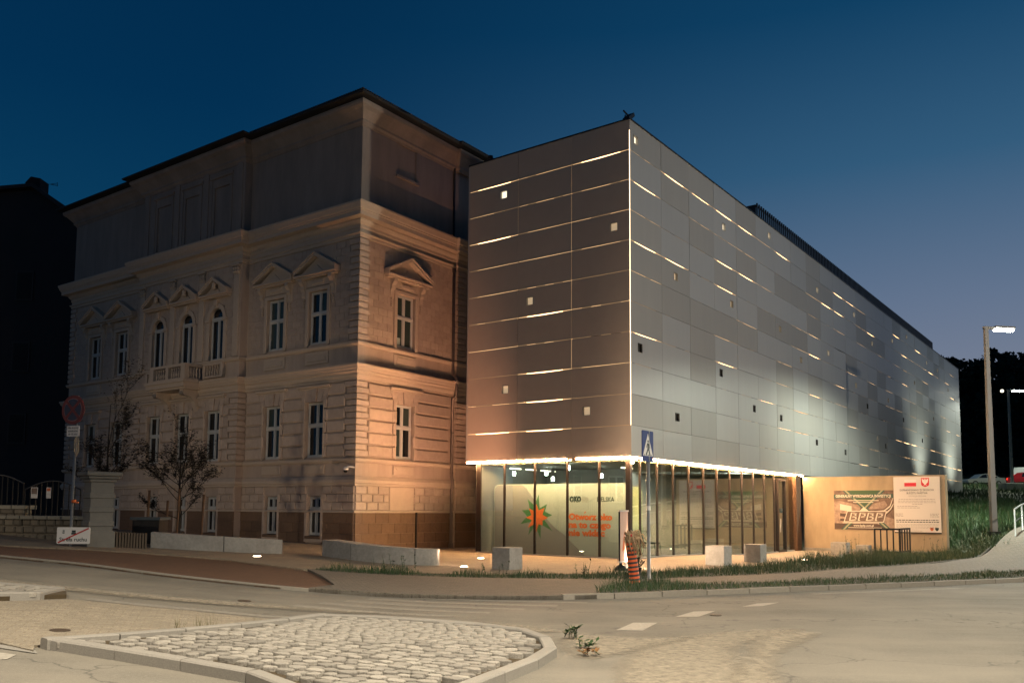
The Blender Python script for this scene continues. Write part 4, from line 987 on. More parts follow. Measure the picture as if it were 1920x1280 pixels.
# right-hand board with orange star seen through the corner bay
BD2 = fr(C0+DV*1.9, DU, -DV)
bd2 = empty('display_board', NB(1.5, 1.9, 0), 'pale green board with orange star print just right of the corner post', 'display board')
BT2 = lambda x, y, h: BD2(x, y, h)
m2 = MB(); m2.prism(rrect(1.15, 4.3, -.1, 2.45, .2), -.05, 0, BT2); m2.build('board_panel', mat('board_green', (.36, .43, .28), .7), bd2)
m2 = MB(); m2.prism(star(1.95, 1.25, .25, .55, 8, .2, 9), .004, .008, BT2); m2.build('orange_star_print', M['orange'], bd2)
m2 = MB(); m2.prism([(1.7, 1.95), (2.35, 2.2), (2.1, 1.85)], .004, .008, BT2); m2.build('lime_print', M['lime'], bd2)
for x in (2.05, 2.75):
    m2 = MB(); m2.prism([(x+.24*math.cos(t*.5236), .55+.36*math.sin(t*.5236)) for t in range(12)], .004, .008, BT2); m2.build('brown_print', M['p_sepia'], bd2)
    m2 = MB(); m2.prism([(x+.07*math.cos(t*.5236), .6+.13*math.sin(t*.5236)) for t in range(12)], .009, .012, BT2); m2.build('dark_print', M['ink'], bd2)
# interior: pendants, tube lights, chair
for i, (v, z, u, lab) in enumerate([(5.75, 2.92, 1.6, 'white cylinder pendant nearest the left end of the hall'), (5.0, 2.95, 2.6, 'white cylinder pendant second from the left end of the hall'), (4.9, 2.75, 2.9, 'white cylinder pendant hanging lowest of the hall lamps'), (2.75, 3.02, .62, 'bright white pendant nearest the left glazing, above the lettering'), (3.1, 2.85, 3.4, 'white cylinder pendant over the right part of the board')]):
    pe = empty('pendant_lamp', NB(u, v, z), lab, 'lamp', 'pendant lamps in the glazed hall')
    m2 = MB(); m2.tube([NB(u, v, z-.07), NB(u, v, z+.07)], .055, 10); m2.build('lamp_body', M['pend'], pe)
    m2 = MB(); m2.tube([NB(u, v, z+.07), NB(u, v, Z0-.12)], .012, 5); m2.build('cord', M['black'], pe)
tl = MB()
for k in range(5): tl.box(1.6+k*1.0, 1.66+k*1.0+.6, 5.9, 5.96, Z0-.2, Z0-.15, NB)
tl.box(3.0, 3.8, 2.0, 2.06, Z0-.2, Z0-.15, NB)
tlo = tl.build('tube_light', M['tubel']); tag(tlo, 'row of linear tube lights under the ceiling of the glazed hall', 'lamp')
lamp('AREA', 'hall_ceiling_light', NB(8.5, 2.2, Z0-.15), 190, (.96, 1., .88), NB(8.5, 2.2, 0), shape='RECTANGLE', size=6, size_y=1.5)
lamp('AREA', 'hall_board_light', NB(.55, 3.5, Z0-.15), 14, (.98, 1., .92), NB(.9, 3.5, 0), shape='RECTANGLE', size=.3, size_y=5)
bpy.data.objects['hall_board_light'].rotation_euler = (0, 0, a_)
ch = empty('chair', NB(3.2, 1.0, .06), 'black bent-frame chair inside behind the right glazing', 'chair')
m2 = MB()
for dx in (0, .42):
    m2.tube([NB(3.2+dx, .8, .07), NB(3.2+dx, .85, .45), NB(3.2+dx, 1.25, .45), NB(3.2+dx, 1.3, .07)], .018, 6); m2.tube([NB(3.2+dx, 1.25, .45), NB(3.2+dx, 1.38, .88)], .018, 6)
m2.tube([NB(3.2, 1.38, .88), NB(3.62, 1.38, .88)], .018, 6); m2.build('frame', M['black'], ch)
m2 = MB(); m2.box(3.2, 3.62, .82, 1.26, .46, .49, NB); m2.build('seat', M['black'], ch)

# ------------------------------------------------------------------ concrete end wall with posters
A2 = Vector((13.72, 40.38)); B2 = Vector((18.52, 36.58)); WD = (B2-A2).normalized(); WN = Vector((WD.y, -WD.x))
if WN.y > 0: WN = -WN
CW = fr(A2, WD, WN); WL = (B2-A2).length
cw = empty('concrete_wall', (A2.x, A2.y, 0), 'free-standing concrete wall carrying two large posters right of the glass hall', 'wall')
mb = MB()
for k in range(5): mb.box(.0+WL*k/5+.004, WL*(k+1)/5-.004, -.6, 3.20, -.40, 0, lambda s, z, n: CW(s, z, n))
mb.box(.01, WL-.01, -.6, 3.195, -.39, -.008, lambda s, z, n: CW(s, z, n))
mb.build('wall_panel', M['conc'], cw)
mb = MB(); mb.box(0, WL, -.4, H(18, 36)+.16, .002, .12, lambda s, z, n: CW(s, z, n)); mb.build('footing', M['cubec'], cw)
# contractor banner
bn = empty('contractor_banner', CW(2.7, 1.7, .03), 'printed banner with green X bands over sepia buildings and BPBP lettering', 'banner')
PT = lambda x, y, h: CW(x, y, .02+h)
x0, x1, y0, y1 = 1.44, 4.02, .80, 2.56
def pp(name, pts, lay, m, par, T=PT):
    m2 = MB(); m2.prism(pts, lay*.0025, lay*.0025+.002, T); m2.build(name, m, par)
pp('banner_sheet', [(x0, y0), (x1, y0), (x1, y1), (x0, y1)], 1, M['p_sepia'], bn)
X = lambda f: x0+(x1-x0)*f
Y = lambda f: y0+(y1-y0)*f
# sepia architecture: left block with window bands, right curved terraces
pp('building_print', [(X(0), Y(.16)), (X(.44), Y(.10)), (X(.44), Y(.62)), (X(.09), Y(.74)), (X(0), Y(.70))], 2, M['p_sepia2'], bn)
pp('building_print', [(X(.10), Y(.50)), (X(.30), Y(.46)), (X(.30), Y(.60)), (X(.10), Y(.66))], 3, M['cream'], bn)
pp('building_print', [(X(.10), Y(.34)), (X(.42), Y(.30)), (X(.42), Y(.36)), (X(.10), Y(.42))], 3, M['p_dark'], bn)
pp('building_print', [(X(.10), Y(.22)), (X(.42), Y(.19)), (X(.42), Y(.24)), (X(.10), Y(.28))], 3, M['p_dark'], bn)
pp('foreground_print', [(X(0), Y(.02)), (X(.9), Y(0)), (X(.8), Y(.14)), (X(0), Y(.16))], 3, M['p_dark'], bn)
pp('terrace_print', [(X(.58), Y(.52)), (X(.66), Y(.66)), (X(.86), Y(.74)), (X(.90), Y(.62)), (X(.84), Y(.54))], 3, M['p_sepia2'], bn)
for k in range(4):
    pp('terrace_print', [(X(.60), Y(.46-k*.055)), (X(.84), Y(.50-k*.05)), (X(.94), Y(.62-k*.04)), (X(1), Y(.86-k*.09)), (X(1), Y(.83-k*.09)), (X(.95), Y(.585-k*.04)), (X(.85), Y(.475-k*.05)), (X(.60), Y(.44-k*.055))], 3, M['cream'] if k % 2 == 0 else M['p_dark'], bn)
pp('terrace_print', [(X(.66), Y(.0)), (X(1), Y(.0)), (X(1), Y(.28)), (X(.84), Y(.36))], 2, M['p_sepia2'], bn)
# X bands and header
pp('green_triangle_print', [(X(.22), Y(1)), (X(.80), Y(1)), (X(.50), Y(.55))], 4, M['p_green'], bn)
for a, b in (((.20, 1), (.92, .0)), ((.82, 1), (.16, .0))):
    w_ = .05
    pp('band_print', [(X(a[0]-w_), Y(a[1])), (X(a[0]+w_), Y(a[1])), (X(b[0]+w_), Y(b[1])), (X(b[0]-w_), Y(b[1]))], 5 if a[0] < .5 else 6, M['p_teal'], bn)
    w_ = .018
    pp('band_print', [(X(a[0]-w_), Y(a[1])), (X(a[0]+w_), Y(a[1])), (X(b[0]+w_), Y(b[1])), (X(b[0]-w_), Y(b[1]))], 7 if a[0] < .5 else 8, M['p_lime'], bn)
pp('white_triangle_print', [(X(.42), Y(.46)), (X(.60), Y(.46)), (X(.51), Y(.58))], 9, M['cream'], bn)
pp('header_print', [(X(0), Y(.80)), (X(1), Y(.81)), (X(1), Y(.91)), (X(0), Y(.90))], 9, M['p_teal'], bn)
text('GENERALNY WYKONAWCA INWESTYCJI', PT, X(.03), Y(.825), .17, .028, M['cream'], bn, bold=.006, width=(x1-x0)*.93)
for k, (f, w_) in enumerate(((.735, .52), (.69, .34))):
    m2 = MB(); m2.box(X(.5-w_/2), X(.5+w_/2), Y(f), Y(f+.018), .02, .027, PT); m2.build('fine_print', M['cream'], bn)
# BPBP logo : slanted outlined box with letters
lg = [(.17, .20), (.83, .20), (.88, .47), (.23, .47)]
pp('logo_box', [(X(a), Y(b)) for a, b in lg], 10, M['p_sepia'], bn)
def outline_strip(pts, w_, lay, m, par, nm):
    for i in range(len(pts)):
        a = Vector(pts[i]); b = Vector(pts[(i+1) % len(pts)]); d = (b-a).normalized(); nn_ = Vector((-d.y, d.x))*w_/2; e = d*w_/2
        m2 = MB(); m2.prism([tuple(a-nn_-e), tuple(b-nn_+e), tuple(b+nn_+e), tuple(a+nn_-e)], lay*.0025+i*.0003, lay*.0025+.002+i*.0003, PT); m2.build(nm, m, par)
outline_strip([(X(a), Y(b)) for a, b in lg], .035, 11, M['cream'], bn, 'logo_outline')
Tsl = lambda s, z, n: PT(s+(z-Y(.23))*.28, z, n)
text('BPBP', Tsl, X(.24), Y(.235), .50, .036, M['cream'], bn, bold=.012, width=(x1-x0)*.56)
text('BPBP', Tsl, X(.252), Y(.245), .47, .0385, M['p_sepia'], bn, bold=-.008, width=(x1-x0)*.54)
m2 = MB(); m2.box(X(.14), X(.76), Y(.165), Y(.18), .02, .027, PT); m2.build('fine_print', M['cream'], bn)
text('www.bpbp.com.pl', PT, X(.33), Y(.085), .13, .03, M['cream'], bn, bold=.004, width=(x1-x0)*.34)
m2 = MB(); m2.box(X(.24), X(.80), Y(.045), Y(.06), .02, .027, PT); m2.build('fine_print', M['cream'], bn)
# state funding board
fb = empty('funding_board', CW(5, 1.9, .05), 'large white information board with Polish flag, eagle emblem and small print', 'information board')
FT = lambda x, y, h: CW(x, y, .04+h)
m2 = MB(); m2.box(4.05, 5.92, .74, 3.14, 0, .03, FT); m2.build('board_panel', M['poster'], fb)
m2 = MB(); m2.box(4.05, 5.92, .69, .735, -.03, .04, FT); m2.build('lower_edge', M['black'], fb)
def fpr(name, x0_, x1_, y0_, y1_, m, lay=1):
    m2 = MB(); m2.box(x0_, x1_, y0_, y1_, .03+lay*.002, .032+lay*.002, FT); m2.build(name, m, fb)
fpr('flag_red', 4.50, 4.98, 2.72, 2.88, M['red']); fpr('flag_white', 4.50, 4.98, 2.885, 3.02, M['swhite'])
sh = [(5.18, 3.08), (5.50, 3.08), (5.50, 2.80), (5.47, 2.74), (5.34, 2.69), (5.21, 2.74), (5.18, 2.80)]
m2 = MB(); m2.prism(sh, .032, .034, FT); m2.build('emblem_shield', M['red'], fb)
eg = [(5.34, 3.05), (5.37, 3.02), (5.36, 2.98), (5.42, 3.03), (5.47, 3.04), (5.45, 2.90), (5.40, 2.84), (5.37, 2.82), (5.40, 2.75), (5.34, 2.79), (5.28, 2.75), (5.31, 2.82), (5.28, 2.84), (5.23, 2.90), (5.21, 3.04), (5.26, 3.03), (5.32, 2.98), (5.31, 3.02)]
m2 = MB(); m2.prism(eg, .035, .037, FT); m2.build('emblem_eagle', M['swhite'], fb)
text('DOFINANSOWANO ZE ŚRODKÓW', FT, 4.30, 2.52, .12, .035, M['ink'], fb, bold=.001, width=1.38)
text('BUDŻETU PAŃSTWA', FT, 4.58, 2.39, .12, .035, M['ink'], fb, bold=.001, width=.84)
text('DOTACJA CELOWA', FT, 4.66, 2.27, .09, .035, M['inkgrey'], fb, width=.7)
rr = random.Random(3)
def tline(x0_, x1_, y, h=.022, m=None):
    x = x0_
    m2 = MB()
    while x < x1_-.02:
        w_ = rr.uniform(.04, .13); m2.box(x, min(x+w_, x1_), y, y+h, .032, .034, FT); x += w_+.025
    m2.build('fine_print', m or M['inkgrey'], fb)
for y, a, b in ((2.15, 4.25, 5.70), (2.08, 4.22, 5.72), (2.01, 4.22, 5.74), (1.94, 4.8, 5.2), (1.85, 4.18, 5.0), (1.78, 4.18, 5.1), (1.52, 4.1, 4.4), (1.47, 4.1, 4.38), (1.42, 4.1, 4.42), (1.52, 5.5, 5.85), (1.46, 5.5, 5.8), (1.40, 5.5, 5.85)): tline(a, b, y)
for y, a, b in ((1.24, 4.12, 5.84), (1.16, 4.12, 5.84)): tline(a, b, y, .035, M['ink'])
for y, a, b in ((1.08, 4.12, 5.82), (1.03, 4.12, 5.82), (.97, 4.12, 5.8), (.92, 4.12, 5.8), (.84, 4.12, 5.0), (.79, 4.12, 5.2)): tline(a, b, y, .014)
for x, m_ in ((5.48, M['orange']), (5.68, M['ink'])):
    m2 = MB(); m2.prism([(x, .95), (x+.14, .95), (x+.14, .86), (x+.07, .79), (x, .86)], .032, .034, FT); m2.build('small_crest', m_, fb)
m2 = MB(); m2.prism([(5.52, .93), (5.58, .93), (5.55, .85)], .035, .037, FT); m2.build('small_crest', M['ink'], fb)

# ------------------------------------------------------------------ plaza furniture
def plaza_z(x, y): return H(x, y)+.055
def bev_box(name, x, y, z, w, d, h, rz, m, ch=.012, **kw):
    mb = MB(); P = []
    for zz, k in ((-.05, 0), (h-ch, 0), (h, ch)):
        P += [(-w/2+k, -d/2+k, zz), (w/2-k, -d/2+k, zz), (w/2-k, d/2-k, zz), (-w/2+k, d/2-k, zz)]
    fs = [(0, 1, 2, 3), (8, 9, 10, 11)]
    for r in (0, 4):
        for i in range(4): fs.append((r+i, r+(i+1) % 4, r+4+(i+1) % 4, r+4+i))
    mb.add(P, fs); o = mb.build(name, m, **kw); o.location = (x, y, z); o.rotation_euler = (0, 0, rz); return o
for x, y, w, h, rz, lab in [(-.10, 22.45, .56, .56, .93+.0, 'grey concrete seat cube in front of the exhibition board'), (5.95, 24.75, .56, .55, .93, 'grey concrete seat cube nearer of the pair right of the crossing sign'), (7.47, 26.4, .52, .54, .93, 'grey concrete seat cube farther of the pair, below the mirrored poster'), (13.75, 36.0, .62, .52, .93, 'larger concrete seat cube below the contractor banner'), (14.55, 35.6, .50, .42, .93, 'smaller pinkish concrete seat cube beside the black bike rack')]:
    bev_box('seat_cube', x, y, plaza_z(x, y), w, w, h, rz, M['cubec'], label=lab, cat='concrete cube', group='concrete seat cubes on the plaza')
# low concrete benches
def bench(pts, w, h, lab, cuts, m=M['cubec']):
    r = empty('concrete_bench', (pts[0][0], pts[0][1], plaza_z(*pts[0])), lab, 'bench')
    sm = smooth_poly(pts, 6)
    n = len(sm); idx = [0]+[int(round(c*(n-1))) for c in cuts]+[n-1]
    for i in range(len(idx)-1):
        seg = sm[idx[i]:idx[i+1]+1]; mb = MB(); P = []
        for j, p in enumerate(seg):
            a = sm[max(idx[i]+j-1, 0)]; b = sm[min(idx[i]+j+1, n-1)]; t = Vector((b[0]-a[0], b[1]-a[1])).normalized(); nn_ = Vector((-t.y, t.x)); e = t*(.01 if j == 0 else (-.01 if j == len(seg)-1 else 0)); z = plaza_z(*p)
            P += [(p[0]+e.x, p[1]+e.y, z-.05), (p[0]+e.x, p[1]+e.y, z+h), (p[0]+e.x+nn_.x*w, p[1]+e.y+nn_.y*w, z+h), (p[0]+e.x+nn_.x*w, p[1]+e.y+nn_.y*w, z-.05)]
        fs = [(0, 1, 2, 3), tuple(4*(len(seg)-1)+k for k in (3, 2, 1, 0))]
        for j in range(len(seg)-1):
            for k in range(4): fs.append((4*j+k, 4*j+(k+1) % 4, 4*j+4+(k+1) % 4, 4*j+4+k))
        mb.add(P, fs); mb.build('bench_block', m, r)
bench([(-5.2, 23.7), (-4.1, 22.95), (-3.0, 22.75), (-2.2, 23.0), (-1.93, 23.3)], .55, .44, 'curved low concrete bench of three blocks in front of the old building corner', (.22, .62))
bench([(-9.05, 21.6), (-8.0, 22.0), (-6.9, 22.6), (-6.15, 23.2)], .9, .38, 'long low pale concrete wall bench below the small tree', (.5,))
wb = empty('slatted_bench', (-9.6, 21.2, plaza_z(-9.6, 21.2)), 'dark wooden slatted box beside the gate pillar', 'bench')
for k in range(12):
    x = -9.68+k*.055; y = 20.95+k*.035
    o = bev_box('slat', x, y, plaza_z(x, y), .045, .35, .36, .55, M['wood'], .004); attach(o, wb)
# bins
bn2 = empty('wheelie_bin', (-9.75, 23.0, plaza_z(-9.7, 23)), 'dark wheeled bin standing behind the gate pillar', 'bin')
mb = MB(); mb.box(-10.0, -9.3, 22.7, 23.3, .5, 1.25); mb.build('bin_body', M['black'], bn2)
mb = MB(); mb.box(-10.05, -9.25, 22.65, 23.35, 1.255, 1.33); mb.build('lid', mat('bin_lid', (.06, .08, .09), .4), bn2)
# in-ground lamps
for x, y, p_, lab in [(-1.25, 22.9, 25, 'round ground lamp glowing at the left end of the grass strip'), (-.95, 26.9, 25, 'round ground lamp between curved bench and glass hall'), (-6.33, 21.5, 14, 'round ground lamp at the right end of the long pale bench'), (9.3, 27.4, 25, 'round ground lamp in the weeds left of the bike rack'), (3.15, 22.6, 25, 'round ground lamp behind the striped post'), (13.9, 33.9, 14, 'round ground lamp beside the bike rack')]:
    r = empty('ground_lamp', (x, y, plaza_z(x, y)), lab, 'ground lamp', 'round lamps set flush in the plaza')
    m2 = MB(); m2.lathe([(.12, 0), (.12, .012), (.10, .016)], lambda a, b, c: (x+a, y+b, plaza_z(x, y)+c), 16); m2.build('rim', M['galv'], r)
    m2 = MB(); m2.lathe([(.095, .012), (.09, .022), (.05, .03), (0.001, .032)], lambda a, b, c: (x+a, y+b, plaza_z(x, y)+c), 16); m2.build('lens', M['floor_e'], r)
# added spots with no fixture, brightening the long facade (warm near the hall, cool at the far end)
def up(u, n, p_, colr, tz=12, sz=70, du_=0):
    x, y, z = NR(u, 0, n); lamp('SPOT', 'added_facade_spot', (x, y, H(x, y)+.75), p_, colr, NR(u+du_, tz, .1), spot_size=R(sz), spot_blend=1., shadow_soft_size=.12)
up(12.6, 1.3, 300, (1., .84, .62), 8); up(17.2, 1.0, 500, (1., .86, .64), 9); up(43.0, 3.2, 2200, COOL, 8, 100); up(55.0, 3.4, 2200, COOL, 8, 110)
for (x, y), p_, c_, tg, sz in (((-1.25, 22.9), 1350, (1., .68, .47), (-7.0, 31.8, 3.8), 66), ((-.95, 26.9), 3100, (1., .44, .24), (-3.4, 33.2, 6.6), 70), ((-1.25, 22.9), 560, (1., .68, .46), (1.6, 28.5, 4.6), 115), ((3.15, 22.6), 2200, (1., .70, .46), (7.0, 31.2, 4.0), 120), ((9.3, 27.4), 850, (1., .84, .66), (11.6, 37.4, 5.0), 78)):
    lamp('SPOT', 'ground_lamp_beam', (x, y, plaza_z(x, y)+.06), p_, c_, tg, spot_size=R(sz), spot_blend=1., shadow_soft_size=.08)
# gate pillar
pl = empty('gate_pillar', (-9.95, 20.7, 0), 'square rusticated gate pillar with a capping slab beside the no-stopping sign', 'pillar')
PR = lambda x, y, z: (-9.98+math.cos(.75)*x-math.sin(.75)*y, 20.75+math.sin(.75)*x+math.cos(.75)*y, z)
zp = H(-9.98, 20.75)
def pbox(w, z0, z1, nm, m=M['pillar'], ch=.02):
    mb = MB(); P = []
    for z, k in ((z0, ch), (z0+ch, 0), (z1-ch, 0), (z1, ch)):
        P += [PR(-w+k, -w+k, z), PR(w-k, -w+k, z), PR(w-k, w-k, z), PR(-w+k, w-k, z)]
    fs = [(0, 1, 2, 3), (12, 13, 14, 15)]
    for r in (0, 4, 8):
        for i in range(4): fs.append((r+i, r+(i+1) % 4, r+4+(i+1) % 4, r+4+i))
    mb.add(P, fs); mb.build(nm, m, pl)
pbox(.26, zp-.2, 2.22, 'shaft'); pbox(.31, zp-.2, zp+.42, 'pedestal')
for k in range(3): pbox(.285, 1.12+k*.335, 1.12+k*.335+.14, 'band')
pbox(.30, 2.18, 2.26, 'neck_moulding'); pbox(.35, 2.26, 2.33, 'capital'); pbox(.40, 2.33, 2.43, 'capping_slab')
# low stone wall and arched iron fence on the left
lw = empty('stone_wall', (-13, 22.6, H(-13, 22.6)), 'low rubble wall with pale coping slabs on the far left', 'wall')
WLD = Vector((-.965, .26)).normalized(); LW = fr(Vector((-10.35, 21.35)), WLD, Vector((-.26, -.965)).normalized())
rr = random.Random(5)
for k in range(9):
    s0, s1 = k*.42, k*.42+.40; zt = 1.36; mb = MB(); mb.cbox(s0, s1, zt-.09, zt, -.16, .20, .01, LW); mb.build('coping_slab', M['coping'], lw)
for k in range(13):
    s0, s1 = 2.05+k*.45, 2.05+k*.45+.43; mb = MB(); mb.cbox(s0, s1, 1.52, 1.62, -.30, .08, .01, LW); mb.build('coping_slab', M['coping'], lw)
for row in range(3):
    s = rr.uniform(-.1, .1)
    while s < 7.8:
        w = rr.uniform(.18, .42); z0 = .72+row*.19; mb = MB(); nn_ = -.0
        mb.cbox(s+.01, s+w-.01, z0+rr.uniform(0, .02), z0+.18-rr.uniform(0, .02), -.1, .12+rr.uniform(0, .04), .03, LW); mb.build('rubble_stone', M['rubble'], lw); s += w
    if True:
        s = 2.1
        while s < 7.8 and row < 2:
            w = rr.uniform(.18, .42); z0 = 1.29+row*.115; mb = MB(); mb.cbox(s+.01, s+w-.01, z0, z0+.105, -.2, .04+rr.uniform(0, .03), .02, LW); mb.build('rubble_stone', M['rubble'], lw); s += w
mb = MB(); mb.box(0, 8, .3, 1.3, -.12, .08, lambda s, z, n: LW(s, z, n)); mb.build('wall_core', M['rubble'], lw)
fe = empty('iron_fence', (-12.5, 22.8, 1.3), 'black iron fence with arched tops behind the low stone wall', 'fence')
for k in range(4):
    s0 = .5+k*1.75; zt = 2.02+.16*k
    mb = MB(); mb.tube([LW(s0+1.7*t/10, zt+.22*math.sin(math.pi*t/10), -.05) for t in range(11)], .018, 6); mb.build('arched_rail', mat('iron_rail', (.03, .03, .03), .6), fe)
    for j in range(11):
        t = j/10; z = zt+.22*math.sin(math.pi*t); mb = MB(); mb.box(s0+1.7*t-.009, s0+1.7*t+.009, 1.3, z, -.06, -.04, lambda s, z, n: LW(s, z, n)); mb.build('bar', M['behind'], fe)
for (a, b, lab) in ((-12.02, .16, 'brown and white notice plate hung on the fence'), (-11.66, .11, 'narrow white notice plate nearest the sign pole')):
    no = empty('notice_plate', (a, 21.62, 2.0), lab, 'notice', None)
    x = a; m2 = MB(); m2.box(x-b/2, x+b/2, 21.6, 21.612, 1.80, 2.07); m2.build('plate', M['swhite'], no)
    m2 = MB(); m2.box(x-b/2+.012, x+b/2-.012, 21.595, 21.599, 1.90 if b > .12 else 1.98, 2.055); m2.build('print', M['p_sepia'] if b > .12 else M['orange'], no)
    for k in range(4): m2 = MB(); m2.box(x-b/2+.02, x+b/2-.02, 21.590, 21.594, 1.83+k*.035, 1.838+k*.035); m2.build('print', M['inkgrey'], no)

# neighbouring dark house
nb = empty('neighbour_house', (-30, 47, 0), 'unlit dark gabled house on the far left with chimney', 'house')
NBT = lambda x, z, h: (x, 47+h, z)
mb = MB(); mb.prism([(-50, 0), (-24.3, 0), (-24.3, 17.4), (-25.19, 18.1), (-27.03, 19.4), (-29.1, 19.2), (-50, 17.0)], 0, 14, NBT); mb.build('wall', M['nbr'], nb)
mb = MB(); mb.prism([(-24.1, 17.35), (-24.1, 17.5), (-25.15, 18.35), (-27.0, 19.62), (-29.1, 19.42), (-50, 17.2), (-50, 17.0), (-29.1, 19.22), (-27.03, 19.42), (-25.19, 18.12)], -.4, 14.2, NBT); r_ = mb.build('roof', M['roof'], nb)
mb = MB(); mb.prism([(-27.9, 19.2), (-27.9, 20.0), (-27.6, 20.35), (-27.05, 20.25), (-27.05, 19.2)], .5, 1.4, NBT); mb.build('chimney', mat('dark_brick', (.022, .013, .013), .9), nb)
mb = MB()
for q in range(3):
    mb.tube([(-27.05, 47.9, 20.05), (-26.7, 47.9, 20.05), (-26.25, 47.9, 19.95+q*.09)], .012, 4)
mb.tube([(-26.27, 47.9, 19.93), (-26.27, 47.9, 20.16)], .012, 4); mb.build('antenna', M['black'], nb)
mb = MB(); mb.tube([(-31, 47.9, 19.9), (-28.2, 47.9, 19.82)], .02, 4); mb.tube([(-30.2, 47.9, 18.8), (-30.2, 47.9, 19.9)], .02, 4); mb.build('antenna', M['black'], nb)
for x in (-33.5, -30.5, -27.3):
    for z in (5, 9, 13):
        mb = MB(); mb.box(x-.5, x+.5, 46.93, 46.99, z, z+1.7); w_ = mb.build('window', M['roof'], nb)
        mb = MB(); mb.box(x-.4, x+.4, 46.91, 46.928, z+.1, z+1.6); mb.build('pane', M['behind'], w_)

# house across the side street, left of the frame: seen mirrored in the glazing
oh = empty('opposite_house', (-34, 8, 1), 'pale rendered house across the side street, mirrored in the left glazing', 'house')
mb = MB(); mb.box(-42, -34, -6, 17, 0, 9.5); mb.build('wall', M['pillar'], oh)
mb = MB(); mb.prism([(-42.5, 9.5), (-33.5, 9.5), (-38, 12.5)], -6.5, 17.5, lambda x, z, h: (x, h, z)); mb.build('roof', M['roof'], oh)
for k in range(6):
    for z in (2.2, 5.6):
        y = -3.5+k*3.6; mb = MB(); mb.box(-34.02, -33.94, y-.65, y+.65, z, z+2.1); w_ = mb.build('window', M['win'], oh)
        for sg in (-1, 1): mb = MB(); mb.box(-33.939, -33.93, y+sg*.33-.25, y+sg*.33+.25, z+.12, z+1.98); mb.build('pane', M['pane'], w_)

# ------------------------------------------------------------------ signs
def sign_pole(x, y, z0, z1, r=.03, par=None, m=None):
    m2 = MB(); m2.tube([(x, y, z0), (x, y, z1)], r, 10); m2.build('pole', m or M['galv'], par)
def facing(x, y, yaw):
    """frame of a plate at (x, y) whose normal points along yaw (radians, 0 = towards the camera side -Y)"""
    nrm = Vector((math.sin(yaw), -math.cos(yaw))); d = Vector((math.cos(yaw), math.sin(yaw)))
    return lambda s, z, n: (x+d.x*s+nrm.x*n, y+d.y*s+nrm.y*n, z)
def circ(cx, cy, r, n=32): return [(cx+r*math.cos(2*math.pi*k/n), cy+r*math.sin(2*math.pi*k/n)) for k in range(n)]
s1 = empty('no_stopping_sign', (-10.3, 20.0, .5), 'round red and blue no-stopping sign with small white plate above a crossed-out zone plate', 'road sign')
sign_pole(-10.27, 20.08, .4, 4.2, .032, s1)
T1 = facing(-10.32, 20.0, -.35)
q1 = lambda x, y, h: T1(x, y, h)
m2 = MB(); m2.prism(circ(0, 3.86, .345), -.01, .006, q1); m2.build('round_plate', M['sred'], s1)
m2 = MB(); m2.prism(circ(0, 3.86, .268), .007, .009, q1); m2.build('pale_edge', M['spink'], s1)
for k in range(4):
    t0 = math.pi/4+k*math.pi/2; pts = []
    for j in range(9):
        t = t0+.16+(math.pi/2-.32)*j/8; pts.append((.258*math.cos(t), 3.86+.258*math.sin(t)))
    tm = t0+math.pi/4; pts.append((.052*math.cos(tm), 3.86+.052*math.sin(tm)))
    m2 = MB(); m2.prism(pts, .013, .015, q1); m2.build('blue_field', M['sblue2'], s1)
for k in (1, -1):
    m2 = MB(); dx, dy = math.cos(k*math.pi/4), math.sin(k*math.pi/4); w_ = .033; L_ = .27
    m2.prism([(-dx*L_+dy*w_, 3.86-dy*L_-dx*w_), (dx*L_+dy*w_, 3.86+dy*L_-dx*w_), (dx*L_-dy*w_, 3.86+dy*L_+dx*w_), (-dx*L_-dy*w_, 3.86-dy*L_+dx*w_)], .0165+.001*k, .0185+.001*k, q1); m2.build('red_bar', M['sred'], s1)
T1b = facing(-10.29, 19.99, -.3)
q2 = lambda x, y, h: T1b(x, y, h)
m2 = MB(); m2.prism(rrect(-.18, .18, 3.23, 3.485, .02, 3), -.006, .006, q2); m2.build('text_plate', M['swhite'], s1)
for i, t_ in enumerate(('Nie dotyczy', 'autobusów', 'do 10 min.')): text(t_, q2, 0, 3.415-i*.075, .062, .009, M['ink'], s1, align='CENTER', bold=.001)
T1c = facing(-10.13, 19.93, .05)
q3 = lambda x, y, h: T1c(x, y, h)
m2 = MB(); m2.prism(rrect(-.375, .375, .74, 1.12, .03, 3), -.008, .006, q3); m2.build('zone_plate', M['swhite'], s1)
text('Strefa ruchu', q3, 0, .80, .125, .009, M['ink'], s1, align='CENTER', bold=.002, width=.62)
m2 = MB(); m2.box(-.04, .05, 1.0, 1.05, .007, .009, q3); m2.box(-.05, .06, .955, .995, .007, .009, q3); m2.build('vehicle_symbol', M['ink'], s1)
for k in range(2): m2 = MB(); m2.box(-.25+k*.004, -.20, .98+k*.045, 1.005+k*.045, .007, .009, q3); m2.build('arrow_symbol', M['ink'], s1)
m2 = MB(); m2.prism([(-.35, .775), (-.33, .755), (.35, 1.085), (.33, 1.11)], .010, .013, q3); m2.build('red_slash', M['dred'], s1)
rf_ = MB(); rf_.lathe([(.0, -.04), (.055, -.03), (.055, .03), (0, .04)], lambda a, b, c: (-10.22+a, 20.05+b, 1.72+c), 8); rf_.tube([(-10.2, 20.0, 1.70), (-10.08, 19.98, 1.69)], .015, 5); rf_.build('orange_clip', M['orange'], s1)
TB_ = facing(-10.27, 20.13, -1.35); m2 = MB(); m2.prism(circ(.0, 3.02, .24, 24), -.01, .0, lambda x, y, h: TB_(x, y, h))
m2.build('sign_back', mat('sign_back_grey', (.07, .08, .075), .5), s1)

